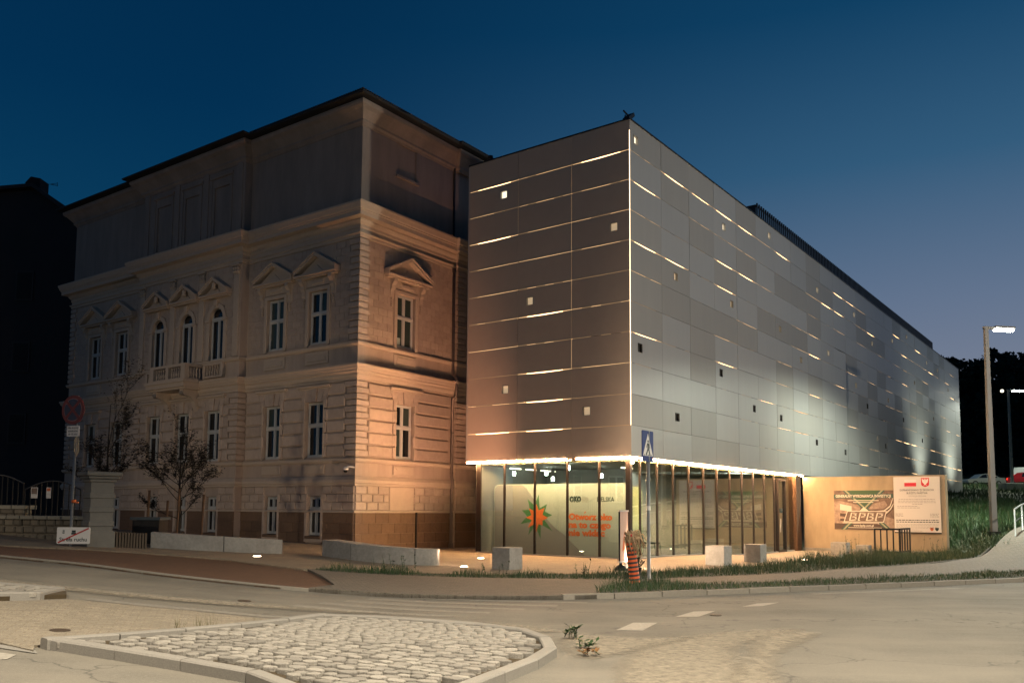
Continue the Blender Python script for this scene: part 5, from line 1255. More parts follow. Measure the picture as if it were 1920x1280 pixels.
s2 = empty('pedestrian_crossing_sign', (3.07, 19.4, 0), 'blue pedestrian crossing sign turned edge-on, on a grey pole by the glass corner', 'road sign')
sign_pole(3.10, 19.45, 0, 3.40, .042, s2)
T2 = facing(3.08, 19.38, .92)
q4 = lambda x, y, h: T2(x, y, h)
hw = .36
m2 = MB(); m2.prism(rrect(-hw*.72, hw*.72, 2.70, 3.40, .03, 3), -.012, .008, q4); m2.build('sign_plate', M['sblue'], s2)
m2 = MB(); m2.prism([(-.235, 2.83), (.235, 2.83), (.0, 3.34)], .009, .011, q4); m2.build('white_triangle', M['swhite'], s2)
m2 = MB(); m2.prism(circ(.0, 3.16, .030, 12), .012, .014, q4); m2.prism([(-.035, 3.12), (.035, 3.12), (.04, 2.98), (-.03, 2.98)], .012, .014, q4)
m2.prism([(-.03, 2.985), (.02, 2.985), (-.06, 2.86), (-.11, 2.86)], .012, .014, q4); m2.prism([(0, 2.985), (.04, 2.985), (.11, 2.86), (.06, 2.86)], .012, .0138, q4)
m2.prism([(.03, 3.11), (.05, 3.10), (.10, 3.01), (.075, 3.0)], .012, .0137, q4); m2.prism([(-.03, 3.11), (-.05, 3.10), (-.09, 3.02), (-.07, 3.01)], .012, .0136, q4); m2.build('walking_figure', M['ink'], s2)
for k in range(4): m2 = MB(); m2.box(-.19+k*.10, -.14+k*.10, 2.84, 2.86, .012, .014, q4); m2.build('crossing_stripe', M['ink'], s2)
m2 = MB(); m2.tube([(3.10, 19.45, 1.60), (3.10, 19.45, 1.70)], .047, 10); m2.build('sticker', M['swhite'], s2)

# striped post bundled with raffia
sp_ = empty('striped_post', (2.55, 18.1, 0), 'leaning post wrapped in orange and black bands with ragged strips on top', 'post')
base = Vector((2.60, 18.1, H(2.6, 18.1)+.05)); topv = Vector((2.50, 18.1, .92))
bands = 20
for k in range(bands):
    a = base.lerp(topv, k/bands); b = base.lerp(topv, (k+1)/bands); m2 = MB(); m2.tube([a, b], .105+(.004 if k % 2 else 0), 12); m2.build('orange_band' if k % 2 else 'black_band', M['bandor'] if k % 2 else M['bandbk'], sp_)
rr = random.Random(4); m2 = MB()
for k in range(70):
    t = rr.uniform(0, 6.28); r0 = rr.uniform(.02, .12); p0 = topv+Vector((r0*math.cos(t), r0*math.sin(t), rr.uniform(.02, .22))); p1 = p0+Vector((rr.uniform(-.05, .16), rr.uniform(-.1, .1), rr.uniform(-.02, .06))); p2 = p1+Vector((rr.uniform(-.02, .14), rr.uniform(-.08, .08), rr.uniform(-.38, -.05)))
    m2.tube([p0, p1, p2], [.022, .016, .008], 5)
m2.build('raffia_strips', M['raffia'], sp_)
m2 = MB(); m2.lathe([(.0, -.1), (.105, -.08), (.10, .04), (.07, .12), (.03, .16), (0, .16)], lambda a, b, c: (topv.x+a, topv.y+b, topv.z+.08+c), 10); m2.build('wrapped_top', M['raffia'], sp_)
m2 = MB(); m2.lathe([(0, -.03), (.03, 0), (0, .03)], lambda a, b, c: (topv.x+.01+a, topv.y-.13+b, topv.z+.16+c), 8); m2.build('red_button', M['red'], sp_)
# plant tub behind
def leaf_clump(name, x, y, z, r, h, n, m, par=None, w=.03, seed=0, **kw):
    rr = random.Random(seed); mb = MB()
    for k in range(n):
        t = rr.uniform(0, 6.28); q = rr.uniform(.1, 1)*r; hz = rr.uniform(.4, 1)*h; p0 = Vector((x+rr.uniform(-.2, .2)*r, y+rr.uniform(-.2, .2)*r, z)); p2 = Vector((x+q*math.cos(t), y+q*math.sin(t), z+hz*.85)); p1 = (p0+p2)/2+Vector((0, 0, hz*.3))
        s_ = Vector((-math.sin(t), math.cos(t), 0))*w
        mb.add([p0-s_*.4, p0+s_*.4, p1+s_, p1-s_, p2], [(0, 1, 2, 3), (3, 2, 4)])
    return mb.build(name, m, par, **kw)
pt = empty('potted_plant', (2.95, 20.6, 0), 'dark spiky potted plant between banner stand and striped post', 'plant')
m2 = MB(); m2.lathe([(.12, 0), (.17, .2), (.18, .22)], lambda a, b, c: (2.95+a, 20.6+b, H(2.95, 20.6)+.03+c), 12); m2.build('pot', M['black'], pt)
leaf_clump('leaves', 2.95, 20.6, H(2.95, 20.6)+.2, .45, .40, 60, mat('spiky_leaf', (.02, .03, .015), .6), pt, .025, 3)
# roll-up banner
rb = empty('roll_up_banner', (2.9, 22.9, .05), 'narrow pinkish roll-up banner stand turned edge-on in front of the glass corner', 'banner stand')
P0 = Vector((2.80, 22.3)); P1 = Vector((3.12, 23.1)); Dn = (P1-P0).normalized(); RB = fr(P0, Dn, Vector((Dn.y, -Dn.x))); Lb = (P1-P0).length
RBf = lambda x, y, h: RB(x, y, h); zb_ = plaza_z(2.95, 22.7)+.22
m2 = MB(); m2.box(0, Lb, zb_, 1.56, -.006, .006, RBf); m2.build('banner_sheet', M['banner'], rb)
m2 = MB(); m2.prism([(.25, zb_+.25), (.5, zb_+.3), (.48, zb_+.8), (.38, zb_+.55)], .007, .009, RBf); m2.prism([(.25, zb_+.25), (.5, zb_+.3), (.48, zb_+.8), (.38, zb_+.55)], -.009, -.007, RBf); m2.build('orange_print', M['orange'], rb)
for z in (zb_-.03, 1.56): m2 = MB(); m2.box(-.02, Lb+.02, z, z+.04, -.03, .03, RBf); m2.build('rail', M['camw'], rb)
for s in (-.01, Lb): m2 = MB(); m2.box(s, s+.02, zb_, 1.56, -.02, .02, RBf); m2.build('side_pole', M['black'], rb)
for s in (.1, Lb-.1):
    m2 = MB(); m2.tube([RB(s, plaza_z(2.95, 22.7), 0), RB(s, zb_, 0)], .035, 8); m2.lathe([(.001, .16), (.10, .12), (.17, .04), (.17, 0)], lambda a, b, c, s=s: (RB(s, 0, 0)[0]+a, RB(s, 0, 0)[1]+b, plaza_z(2.95, 22.7)+c), 12); m2.build('weighted_foot', M['black'], rb)
# bike rack: two framed grids
br_ = empty('bike_rack', (15.9, 35.4, 0), 'black framed bicycle rack of two barred panels before the posters', 'bike rack')
zr = plaza_z(15.5, 35.5)+.12
for (pa, pb) in (((14.86, 35.3), (15.82, 35.0)), ((15.86, 35.2), (16.95, 36.6))):
    pa, pb = Vector(pa), Vector(pb); d = (pb-pa).normalized(); TT = fr(pa, d, Vector((d.y, -d.x))); L_ = (pb-pa).length
    m2 = MB()
    for z in (zr, zr+.93): m2.box(0, L_, z, z+.07, -.03, .03, lambda s, z, n: TT(s, z, n))
    m2.build('rail', M['black'], br_)
    for k in range(5):
        s = k*(L_-.06)/4; w_ = .035 if k in (0, 4) else .025
        m2 = MB(); m2.box(s, s+w_*2, zr-.12, zr+.93, -.028, .028, lambda s, z, n: TT(s, z, n)); m2.build('bar', M['black'], br_)
# handrail along the ramp
hr = empty('handrail', (20.5, 35.2, H(20.5, 35.2)), 'galvanised steel handrail beside the rising path', 'handrail')
pts = [(20.35, 34.75), (21.75, 36.6), (23.2, 38.4), (24.7, 40.2), (26.2, 42.0), (27.8, 44.0)]
def hz(p, h): return (p[0], p[1], H(*p)+.08+h)
for h, nm in ((1.05, 'top_rail'), (.55, 'middle_rail')):
    m2 = MB(); m2.tube([hz(p, h) for p in pts], .035 if h > 1 else .022, 8); m2.build(nm, M['galv'], hr)
for p in pts: m2 = MB(); m2.tube([hz(p, -.1), hz(p, 1.05)], .035, 8); m2.build('post', M['galv'], hr)

# ------------------------------------------------------------------ street lamps
def street_lamp(x, y, h, lab, power, arm=(1, 0), L_=1.05):
    z0 = H(x, y); r = empty('street_lamp', (x, y, z0), lab, 'street lamp', 'tall square street lamps on the slope')
    b2 = MB(); P = []
    for z, w in ((z0-.1, .115), (z0+h, .075)): P += [(x-w, y-w, z), (x+w, y-w, z), (x+w, y+w, z), (x-w, y+w, z)]
    b2.add(P, [(0, 1, 2, 3), (4, 5, 6, 7), (0, 1, 5, 4), (1, 2, 6, 5), (2, 3, 7, 6), (3, 0, 4, 7)]); b2.build('post', M['polep'], r)
    b2 = MB(); b2.box(x-.2, x+.2, y-.2, y+.2, z0-.1, z0+.12); b2.build('base', M['black'], r)
    ax, ay = arm; AT = lambda s, w, z: (x+ax*s-ay*w, y+ay*s+ax*w, z)
    b2 = MB(); b2.box(-.12, .5, -.05, .05, z0+h-.12, z0+h, AT); b2.build('arm', M['polep'], r)
    b2 = MB(); b2.box(.42, .42+L_-.1, -.13, .13, z0+h-.06, z0+h+.03, AT); b2.build('lamp_head', M['polep'], r)
    b2 = MB(); b2.box(.46, .42+L_-.16, -.11, .11, z0+h-.17, z0+h-.065, AT); b2.build('lens', M['lampwhite'], r)
    p_ = AT(.8, 0, z0+h-.22)
    lamp('SPOT', 'street_lamp_light', p_, power, COOL, (p_[0], p_[1], 0), spot_size=R(165), spot_blend=.35, shadow_soft_size=.2)
street_lamp(20.75, 37.0, 9.05, 'tall square grey street lamp beside the ramp, nearer of the two', 12000, (.985, .17))
street_lamp(46.75, 80.0, 9.4, 'farther street lamp on the car park edge', 9000, (.985, .17), 1.25)
p2 = MB(); p2.lathe([(0, -.15), (.13, -.08), (.15, 0), (.1, .12), (0, .15)], lambda a, b, c: (46.05+a, 79.8+b, 13.0+c), 10)
o = p2.build('camera_lamp', M['tubel']); tag(o, 'small round white lamp left of the farther street lamp head', 'lamp')
o = bev_box('concrete_block', 47.6, 80.3, H(47.6, 80.3), 3.4, 1.2, .55, .1, M['cubec'], label='low concrete block at the foot of the farther street lamp', cat='concrete block')

# ------------------------------------------------------------------ parked cars
def car(x, y, rz, L_, W_, Hh, prof, win, paint, lab, cat, wheels, tail):
    z = H(x, y)+.02; r = empty('parked_'+cat, (x, y, z), lab, cat, 'vehicles parked on the far car park', rz)
    TT = lambda a, b, c: (x+math.cos(rz)*a-math.sin(rz)*b, y+math.sin(rz)*a+math.cos(rz)*b, z+c)
    m2 = MB(); n = len(prof)
    tuck = lambda zz: W_/2-(.18*max(0, (zz-Hh*.55))/(Hh*.45))
    P = [TT(a, -tuck(c), c) for a, c in prof]+[TT(a, tuck(c), c) for a, c in prof]
    m2.add(P, [tuple(range(n)), tuple(range(2*n-1, n-1, -1))]+[(i, (i+1) % n, n+(i+1) % n, n+i) for i in range(n)]); m2.build('body', paint, r)
    for w_ in win:
        for sg in (-1, 1):
            m2 = MB(); m2.add([TT(a, sg*(tuck(c)+.006), c) for a, c in w_], [tuple(range(len(w_)))]); m2.build('side_window', M['pane'], r)
    for a in wheels:
        for sg in (-1, 1):
            m2 = MB(); cx, cz, rr_ = a, .31, .32
            m2.prism([(cx+rr_*math.cos(t*.3927), cz+rr_*math.sin(t*.3927)) for t in range(16)], sg*(W_/2-.12), sg*(W_/2+.02), lambda p, q, h: TT(p, h, q)); wo = m2.build('wheel', M['rubber'], r)
            m2 = MB(); m2.prism([(cx+.19*math.cos(t*.6283), cz+.19*math.sin(t*.6283)) for t in range(10)], sg*(W_/2+.021), sg*(W_/2+.03), lambda p, q, h: TT(p, h, q)); m2.build('rim', M['galv'], wo)
    for sg in (-1, 1):
        m2 = MB(); m2.box(L_/2-.08, L_/2+.015, min(sg*.45, sg*(W_/2+.01)), max(sg*.45, sg*(W_/2+.01)), Hh*.46, Hh*.60, TT); m2.build('tail_light', tail, r)
        m2 = MB(); m2.box(-L_/2-.015, -L_/2+.06, min(sg*.45, sg*W_/2), max(sg*.45, sg*W_/2), Hh*.42, Hh*.52, TT); m2.build('headlight', M['camw'], r)
    for zz in (.28,): m2 = MB(); m2.box(-L_/2-.03, L_/2+.03, -W_/2-.015, W_/2+.015, zz, zz+.14, TT); m2.build('bumper_line', M['black'], r)
sed = [(-2.15, .28), (-2.15, .66), (-2.0, .78), (-1.1, .88), (-.45, 1.34), (.1, 1.42), (.8, 1.38), (1.5, .98), (2.1, .94), (2.15, .7), (2.15, .28)]
car(52.8, 96, .05, 4.3, 1.7, 1.42, sed, [[(-.95, .92), (-.42, 1.28), (.05, 1.35), (.05, .94)], [(.12, .94), (.12, 1.35), (.72, 1.31), (1.3, .97)]], M['carpaint'], 'silver saloon car parked on the car park behind the street lamp', 'car', (-1.35, 1.3), M['taild'])
van = [(-2.3, .3), (-2.3, 1.0), (-1.9, 1.15), (-1.4, 1.85), (-1.1, 1.95), (2.3, 1.95), (2.35, .3)]
car(55.6, 90, 2.2, 4.6, 1.8, 1.95, van, [[(-1.7, 1.15), (-1.35, 1.7), (-.6, 1.7), (-.6, 1.15)]], M['vanpaint'], 'white van at the right edge, beyond the farther street lamp', 'van', (-1.5, 1.5), M['tail'])
car(53.5, 88.5, 1.75, 4.2, 1.7, 1.45, sed, [[(-.95, .92), (-.42, 1.28), (.05, 1.35), (.05, .94)]], mat('car_red', (.25, .012, .012), .3), 'red car with lit tail lights at the right edge in front of the van', 'car', (-1.35, 1.3), M['tail'])

# ------------------------------------------------------------------ foreground traffic islands
isl = smooth_poly([(-4.66, 8.62), (-4.4, 8.95), (-3.7, 9.95), (-2.98, 11.15), (-2.62, 11.9), (-1.88, 12.0), (-1.13, 11.8), (-.4, 11.5), (.08, 11.15), (.40, 10.6), (.52, 9.9), (.46, 9.25), (.16, 8.5), (-.13, 7.9), (-.45, 7.2), (-.9, 6.4), (-1.6, 6.9), (-2.3, 7.72), (-3.69, 8.3)], 3, True)
def offset_poly(pts, w):
    n = len(pts); res = []
    ar = sum(pts[i][0]*pts[(i+1) % n][1]-pts[(i+1) % n][0]*pts[i][1] for i in range(n)); sg = 1 if ar > 0 else -1
    for i in range(n):
        a, b = Vector(pts[i-1]), Vector(pts[(i+1) % n]); t = (b-a).normalized(); res.append((pts[i][0]-t.y*w*sg, pts[i][1]+t.x*w*sg))
    return res
isl_in = offset_poly(isl, .09)
io = sheet('traffic_island', isl_in, .055, M['mortar'], .5, .15)
def inside(x, y, poly):
    c = False; n = len(poly); j = n-1
    for i in range(n):
        if (poly[i][1] > y) != (poly[j][1] > y) and x < (poly[j][0]-poly[i][0])*(y-poly[i][1])/(poly[j][1]-poly[i][1])+poly[i][0]: c = not c
        j = i
    return c
def kerb_run(pts, closed, L0, w, h, par, m, sgn=1, rnd_=.004):
    run = pts+[pts[0]] if closed else pts
    for (p, q) in arc_cut(run, L0):
        p, q = Vector(p), Vector(q); t = (q-p).normalized(); n_ = Vector((-t.y, t.x))*sgn; e = t*.004; mb = MB(); P = []
        for (zz, k) in ((-.1, 0), (h-.015, 0), (h+random.uniform(-rnd_, rnd_), .015)):
            for base_, s_ in ((p, 1), (q, -1)):
                pass
            P += [(*(p+e+n_*k), H(*p)+zz), (*(q-e+n_*k), H(*q)+zz), (*(q-e+n_*(w-k)), H(*q)+zz), (*(p+e+n_*(w-k)), H(*p)+zz)]
        fs = [(8, 9, 10, 11)]
        for r in (0, 4):
            for i in range(4): fs.append((r+i, r+(i+1) % 4, r+4+(i+1) % 4, r+4+i))
        mb.add(P, fs); mb.build('kerb_stone', m, par)
ar = sum(isl[i][0]*isl[(i+1) % len(isl)][1]-isl[(i+1) % len(isl)][0]*isl[i][1] for i in range(len(isl)))
kerb_run(isl, True, .78, .145, .108, io, M['kerb'], 1 if ar > 0 else -1)
inner = offset_poly(isl, .17)
# cobblestones: hand-laid rows, each stone its own object
CV = []
rr = random.Random(21)
for k in range(14):
    n = 8; pts = []
    for i in range(n):
        t = 2*math.pi*(i+.5)/n; sx = max(-1, min(1, math.cos(t)*1.25)); sy = max(-1, min(1, math.sin(t)*1.25)); pts.append((sx*.5*rr.uniform(.88, 1.0), sy*.5*rr.uniform(.86, 1.0)))
    mb = MB(); P = [(x, y, -.06) for x, y in pts]+[(x, y, -.007) for x, y in pts]+[(x*.955, y*.94, rr.uniform(-.003, .003)) for x, y in pts]+[(rr.uniform(-.1, .1), rr.uniform(-.1, .1), .004)]
    fs = []
    for r in (0, 8):
        for i in range(8): fs.append((r+i, r+(i+1) % 8, r+8+(i+1) % 8, r+8+i))
    for i in range(8): fs.append((16+i, 16+(i+1) % 8, 24))
    mb.add(P, fs, 0, False); CV.append(mb.mesh('cobblestone', M['cobble']))
th = -.55; ct, st = math.cos(th), math.sin(th); spots = []
yy = -9.0
while yy < 9:
    h = rr.uniform(.115, .150); xx = -9+rr.uniform(0, .2)
    while xx < 9:
        w = rr.uniform(.15, .25); cx, cy = xx+w/2, yy+h/2+.03*math.sin(cx_ * 2.1 if False else xx*1.7); X_, Y_ = -2+cx*ct-cy*st, 10+cx*st+cy*ct
        if inside(X_, Y_, offset_poly(isl, .27)) : spots.append((X_, Y_, w, h))
        xx += w
    yy += h
spots.sort(key=lambda s: s[1])
rest = MB()
for i, (x, y, w, h) in enumerate(spots):
    if y < 6.9: continue
    zc = H(x, y)+.100+rr.uniform(-.008, .008)
    Mx = Matrix.Translation((x, y, zc)) @ Matrix.Rotation(th+rr.uniform(-.08, .08), 4, 'Z') @ Matrix.Rotation(rr.uniform(-.03, .03), 4, 'X') @ Matrix.Diagonal((w*.91, h*.85, 1, 1))
    if i < 300: piece('cobblestone', CV[i % 14], Mx, io)
    else:
        me = CV[i % 14]; b = len(rest.v); rest.v += [tuple(Mx @ v.co) for v in me.vertices]
        for p in me.polygons: rest.f.append(tuple(b+v for v in p.vertices)); rest.m.append(0); rest.sm.append(True)
if rest.v: rest.build('far_cobblestones', M['cobble'], io, kind='stuff')
print('cobbles', len(spots))
# small red berries / droppings on the kerb
# second island at the left edge
i2 = [(-13, 11.6), (-10, 12.0), (-7.4, 12.5), (-6.94, 12.6), (-6.35, 12.5), (-6.15, 12.1), (-6.7, 11.3), (-7.4, 10.9), (-13, 9.9)]
o2 = sheet('small_traffic_island', offset_poly(i2, .07), .06, M['mortar'], .5, .15)
ar2 = sum(i2[i][0]*i2[(i+1) % len(i2)][1]-i2[(i+1) % len(i2)][0]*i2[i][1] for i in range(len(i2)))
kerb_run(i2, True, .95, .15, .11, o2, M['kerb'], 1 if ar2 > 0 else -1)
for k in range(60):
    x, y = rr.uniform(-9.2, -6.5), rr.uniform(11.2, 12.4)
gx = -9.4
while gx < -6.5:
    gy = 11.2
    while gy < 12.5:
        x, y = gx+rr.uniform(-.02, .02), gy+rr.uniform(-.02, .02)
        if inside(x, y, offset_poly(i2, -.22)) or inside(x, y, offset_poly(i2, .22)):
            if inside(x, y, i2) and min(math.hypot(x-a, y-b) for a, b in i2) > .2: piece('cobblestone', CV[rr.randrange(14)], Matrix.Translation((x, y, H(x, y)+.10)) @ Matrix.Rotation(rr.uniform(-.1, .1)+.2, 4, 'Z') @ Matrix.Diagonal((.21, .15, 1, 1)), o2)
        gy += .17
    gx += .24
sheet('paved_refuge', [(-13, 10.2), (-7.4, 10.9), (-6.6, 11.3), (-6.05, 11.95), (-5.44, 11.9), (-4.33, 11.8), (-3.19, 11.6), (-2.72, 11.82), (-3.05, 11.13), (-3.78, 9.95), (-4.45, 8.98), (-4.72, 8.62), (-4.6, 8.40), (-5.1, 8.66), (-9, 9.6), (-13, 9.9)], .022, M['pavers_l'], .7, .1)
# drain cover and road markings
def mark(name, pts, off, m, lab=None, kind='structure'): return sheet(name, pts, off, m, .6, 0, kind, lab)
mark('road_marking', [(1.41, 11.62), (1.75, 12.4), (2.10, 12.41), (1.76, 11.59)], .005, M['stripe'])
mark('road_marking', [(2.48, 13.11), (2.91, 13.81), (3.28, 13.9), (2.84, 13.13)], .005, M['stripe'])
mark('road_marking', [(3.87, 14.54), (4.28, 15.06), (4.73, 15.26), (4.25, 14.65)], .005, M['stripe'])
mark('road_marking', [(-5.6, 8.62), (-5.0, 8.30), (-4.66, 8.22), (-4.62, 8.0), (-4.9, 7.7), (-5.6, 7.6)], .005, M['stripe'])
mark('road_marking', [(-6.5, 8.98), (-5.08, 8.62), (-4.62, 8.47), (-4.52, 8.33), (-5.0, 8.46), (-6.5, 8.80)], .009, M['kerb'])
mark('road_marking', [(-6.0, 12.15), (-5.2, 12.02), (-3.4, 11.88), (-2.8, 12.02), (-2.8, 12.14), (-3.4, 12.06), (-5.2, 12.22), (-6.0, 12.35)], .0045, M['stripe_f'])
for k in range(5):
    y = 12.7+k*.52; mark('road_marking', [(-3.4+k*.3, y+.50), (-.9+k*.55, y+.10), (-.85+k*.55, y+.30), (-3.3+k*.3, y+.74)], .005, M['stripe_f'])
mark('road_marking', [(5.9, 16.75), (8.2, 17.7), (9.6, 18.3), (9.5, 18.45), (8.1, 17.85), (5.8, 16.9)], .005, M['stripe_f'])
for x, y, rr_, lab in ((-4.95, 9.55, .105, 'round iron manhole cover in the beige paving'), (-4.12, 13.4, .10, 'dark drain cover in the road above the cobbled island'), (3.15, 13.35, .09, 'drain cover beside the second road dash')):
    m2 = MB(); m2.prism([(x+rr_*math.cos(t*.2618), y+rr_*math.sin(t*.2618)) for t in range(24)], -.02, .0, lambda a, b, h: (a, b, H(a, b)+(.028 if y < 10 else .009)+h)); o = m2.build('manhole_cover', M['iron']); tag(o, lab, 'manhole cover', 'round iron covers in the road and paving')
# dust drifts on the asphalt
def dust(pts, off, n=3):
    poly = smooth_poly(pts, n, True); bm = drape(poly, off, .22)
    me = bpy.data.meshes.new('sand_drift'); bm.to_mesh(me); bm.free(); me.materials.append(M['sand'])
    at_ = me.attributes.new('edge', 'FLOAT', 'POINT'); P = np.array(poly); vals = []
    for v in me.vertices:
        d = 9
        for i in range(len(poly)):
            a = P[i]; b = P[(i+1) % len(poly)]; ab = b-a; t = max(0, min(1, ((v.co.x-a[0])*ab[0]+(v.co.y-a[1])*ab[1])/(ab@ab+1e-9))); d = min(d, math.hypot(v.co.x-a[0]-ab[0]*t, v.co.y-a[1]-ab[1]*t))
        vals.append(min(.65, d/.35))
    at_.data.foreach_set('value', vals)
    o = bpy.data.objects.new('sand_drift', me); col.objects.link(o); tag(o, kind='structure')
dust([(.75, 6.4), (.9, 8.2), (1.1, 9.4), (1.7, 10.6), (2.7, 11.6), (3.9, 12.0), (4.0, 11.6), (3.0, 10.6), (2.6, 9.5), (2.5, 8.2), (2.4, 6.4)], .008)
dust([(.5, 10.4), (.8, 11.3), (1.6, 11.0), (2.6, 11.2), (1.8, 10.2), (1.1, 9.4), (.7, 9.2)], .012)
dust([(-6.5, 11.9), (-4, 12.2), (-2, 12.35), (0, 12.2), (.8, 11.4), (.3, 11.2), (-.6, 11.75), (-2.6, 12.05), (-6, 11.95)], .013)
dust([(2.0, 6.2), (2.6, 8.0), (3.1, 9.7), (4.2, 11.4), (3.6, 11.6), (2.9, 10.8), (2.5, 9.6), (1.7, 7.6), (1.4, 6.2)], .016)
dust([(-12, 13.2), (-8, 12.9), (-5, 12.55), (-2, 12.7), (0, 12.6), (-2, 13.1), (-6, 13.3), (-12, 14.1)], .019)

# ------------------------------------------------------------------ vegetation
def grass(name, poly_or_fn, n, hmin, hmax, w, mats, seed, bbox, zoff=.05, hfield=None, **kw):
    rs_ = np.random.RandomState(seed); X_ = rs_.uniform(bbox[0], bbox[1], n*3); Y_ = rs_.uniform(bbox[2], bbox[3], n*3)
    V = []; F = []; MI = []; c = 0
    for x, y in zip(X_, Y_):
        if c >= n: break
        if not poly_or_fn(x, y): continue
        k = hfield(x, y) if hfield else 1.
        if k <= 0: continue
        c += 1; t = rs_.uniform(0, 6.283); h = rs_.uniform(hmin, hmax)*k; ww = w*rs_.uniform(.6, 1.3); z = H(x, y)+zoff
        dx, dy = math.cos(t), math.sin(t); lx, ly = rs_.normal(0, .3)*h, rs_.normal(0, .3)*h
        b = len(V); V += [(x-dx*ww, y-dy*ww, z), (x+dx*ww, y+dy*ww, z), (x+lx*.4+dx*ww*.7, y+ly*.4+dy*ww*.7, z+h*.6), (x+lx*.4-dx*ww*.7, y+ly*.4-dy*ww*.7, z+h*.6), (x+lx, y+ly, z+h)]
        F += [(b, b+1, b+2, b+3), (b+3, b+2, b+4)]; mi = 1 if rs_.rand() < .06 else 0; MI += [mi, mi]
    me = bpy.data.meshes.new(name); me.from_pydata(V, [], F)
    for m in mats: me.materials.append(m)
    me.polygons.foreach_set('material_index', MI); me.update()
    o = bpy.data.objects.new(name, me); col.objects.link(o); return tag(o, kind='stuff', **kw)
vA = plaza_edge + [(19.4, 36.4), (18.9, 34.1), (17, 31.5), (14.5, 28.5), (12.3, 26.1), (9.1, 23.7), (7.2, 22.0), (5.6, 21.0), (3.5, 19.9), (2.4, 19.45), (.5, 19.5), (-1.9, 19.6), (-3.7, 19.3), (-4.4, 19.3)]
vB = vb_top + [(p[0]-.05, p[1]+.16) for p in vb_bot[::-1]]
from mathutils import noise as mn
def nfield(x, y, s=1., lo=.25): 
    v = mn.noise(Vector((x*s, y*s, 3.1)))*.5+.5
    return max(lo, min(1.6, (v-.25)*2.4))
grass('verge_grass', lambda x, y: inside(x, y, vA), 48000, .08, .27, .006, (M['blade'], M['blade_d']), 1, (-4.6, 19.5, 19.2, 36.8), .04, lambda x, y: nfield(x, y, .9)*(1+.5*(x > 8)), label='dark weedy grass strip between the plaza and the pavement')
grass('kerbside_grass', lambda x, y: inside(x, y, vB), 42000, .05, .14, .005, (M['blade'], M['blade_d']), 2, (1.6, 26, 15.6, 28), .08, lambda x, y: nfield(x, y, 1.3, .6)*(1.7 if x < 3.8 else 1), label='bright green grass strip along the kerb')
def bankf(x, y):
    t = (x-14.5)*.953-(y-24)*.3026+max(0, y-36.6)*.25
    if t < .6: return False
    # keep the rising path clear
    return not inside(x, y, pathpoly)
pathpoly = pav_top[20:] + [(48, 56), (48, 30), (12, 20)]
grass('bank_grass', bankf, 34000, .15, .50, .018, (M['blade'], M['blade_d']), 3, (16, 34, 33, 60), -.10, lambda x, y: nfield(x, y, .55, -1)*1.1, label='rough grass and weeds covering the bank right of the concrete wall')
grass('far_bank_grass', lambda x, y: True, 20000, .2, .6, .035, (M['blade'], M['blade_d']), 4, (24, 66, 58, 94), -.10, lambda x, y: nfield(x, y, .2, .1), label='dark grass on the upper slope below the car park')
def tall_weeds(x, y, n, h, seed, lab, r=.3, m=None):
    rr = random.Random(seed); o = empty('weed', (x, y, H(x, y)), lab, 'weed', 'tall weeds in the grass strips'); mb = MB(); lf = MB(); z = H(x, y)+.03
    for k in range(n):
        px, py = x+rr.uniform(-r, r), y+rr.uniform(-r, r)*.6; hh = h*rr.uniform(.5, 1); tx, ty = px+rr.uniform(-.1, .1), py+rr.uniform(-.1, .1)
        mb.tube([(px, py, z), ((px+tx)/2, (py+ty)/2, z+hh*.55), (tx, ty, z+hh)], [.006, .005, .003], 4)
        for j in range(12):
            f = rr.uniform(.2, 1); c = Vector((px+(tx-px)*f, py+(ty-py)*f, z+hh*f)); t = rr.uniform(0, 6.28); d = Vector((math.cos(t), math.sin(t), rr.uniform(-.2, .6)))*rr.uniform(.04, .09); s_ = Vector((-math.sin(t), math.cos(t), 0))*.022
            lf.add([c, c+d*.5+s_, c+d, c+d*.5-s_], [(0, 1, 2, 3)])
    mb.build('stems', M['weed'], o, kind='stuff'); lf.build('leaves', m or M['weed'], o)
tall_weeds(13.3, 33.6, 9, .95, 1, 'bushy tall weed just left of the bike rack', .25)
tall_weeds(17.4, 35.5, 12, .85, 2, 'tall leafy weed at the right end of the bike rack', .4)
tall_weeds(9.6, 26.2, 9, .45, 3, 'low bushy weed near the ground lamp by the seat cubes', .5)
tall_weeds(11.0, 27.6, 10, .55, 4, 'dark bushy weed in the middle of the long grass strip', .6)
tall_weeds(1.7, 20.2, 7, .45, 5, 'thin weed clump just left of the roll-up banner', .4)
tall_weeds(-.4, 20.0, 6, .45, 6, 'thin weed clump before the single seat cube', .4)
tall_weeds(-2.7, 20.0, 9, .55, 7, 'dry tall weed clump in front of the curved bench', .5)
tall_weeds(.72, 10.75, 6, .17, 8, 'small green weed behind the tip of the cobbled island', .09)
tall_weeds(.86, 10.05, 4, .10, 9, 'tiny green weed in the dust by the cobbled island', .07)
tall_weeds(.95, 9.5, 3, .05, 10, 'flat weed with fallen orange leaves by the island kerb', .14, mat('orange_leaf', (.16, .075, .02), .7))
tall_weeds(18.6, 33.4, 14, .55, 11, 'leafy weeds at the foot of the nearer street lamp', .7)
tall_weeds(17.6, 33.0, 14, .6, 12, 'bright weeds at the end of the concrete wall', .6)
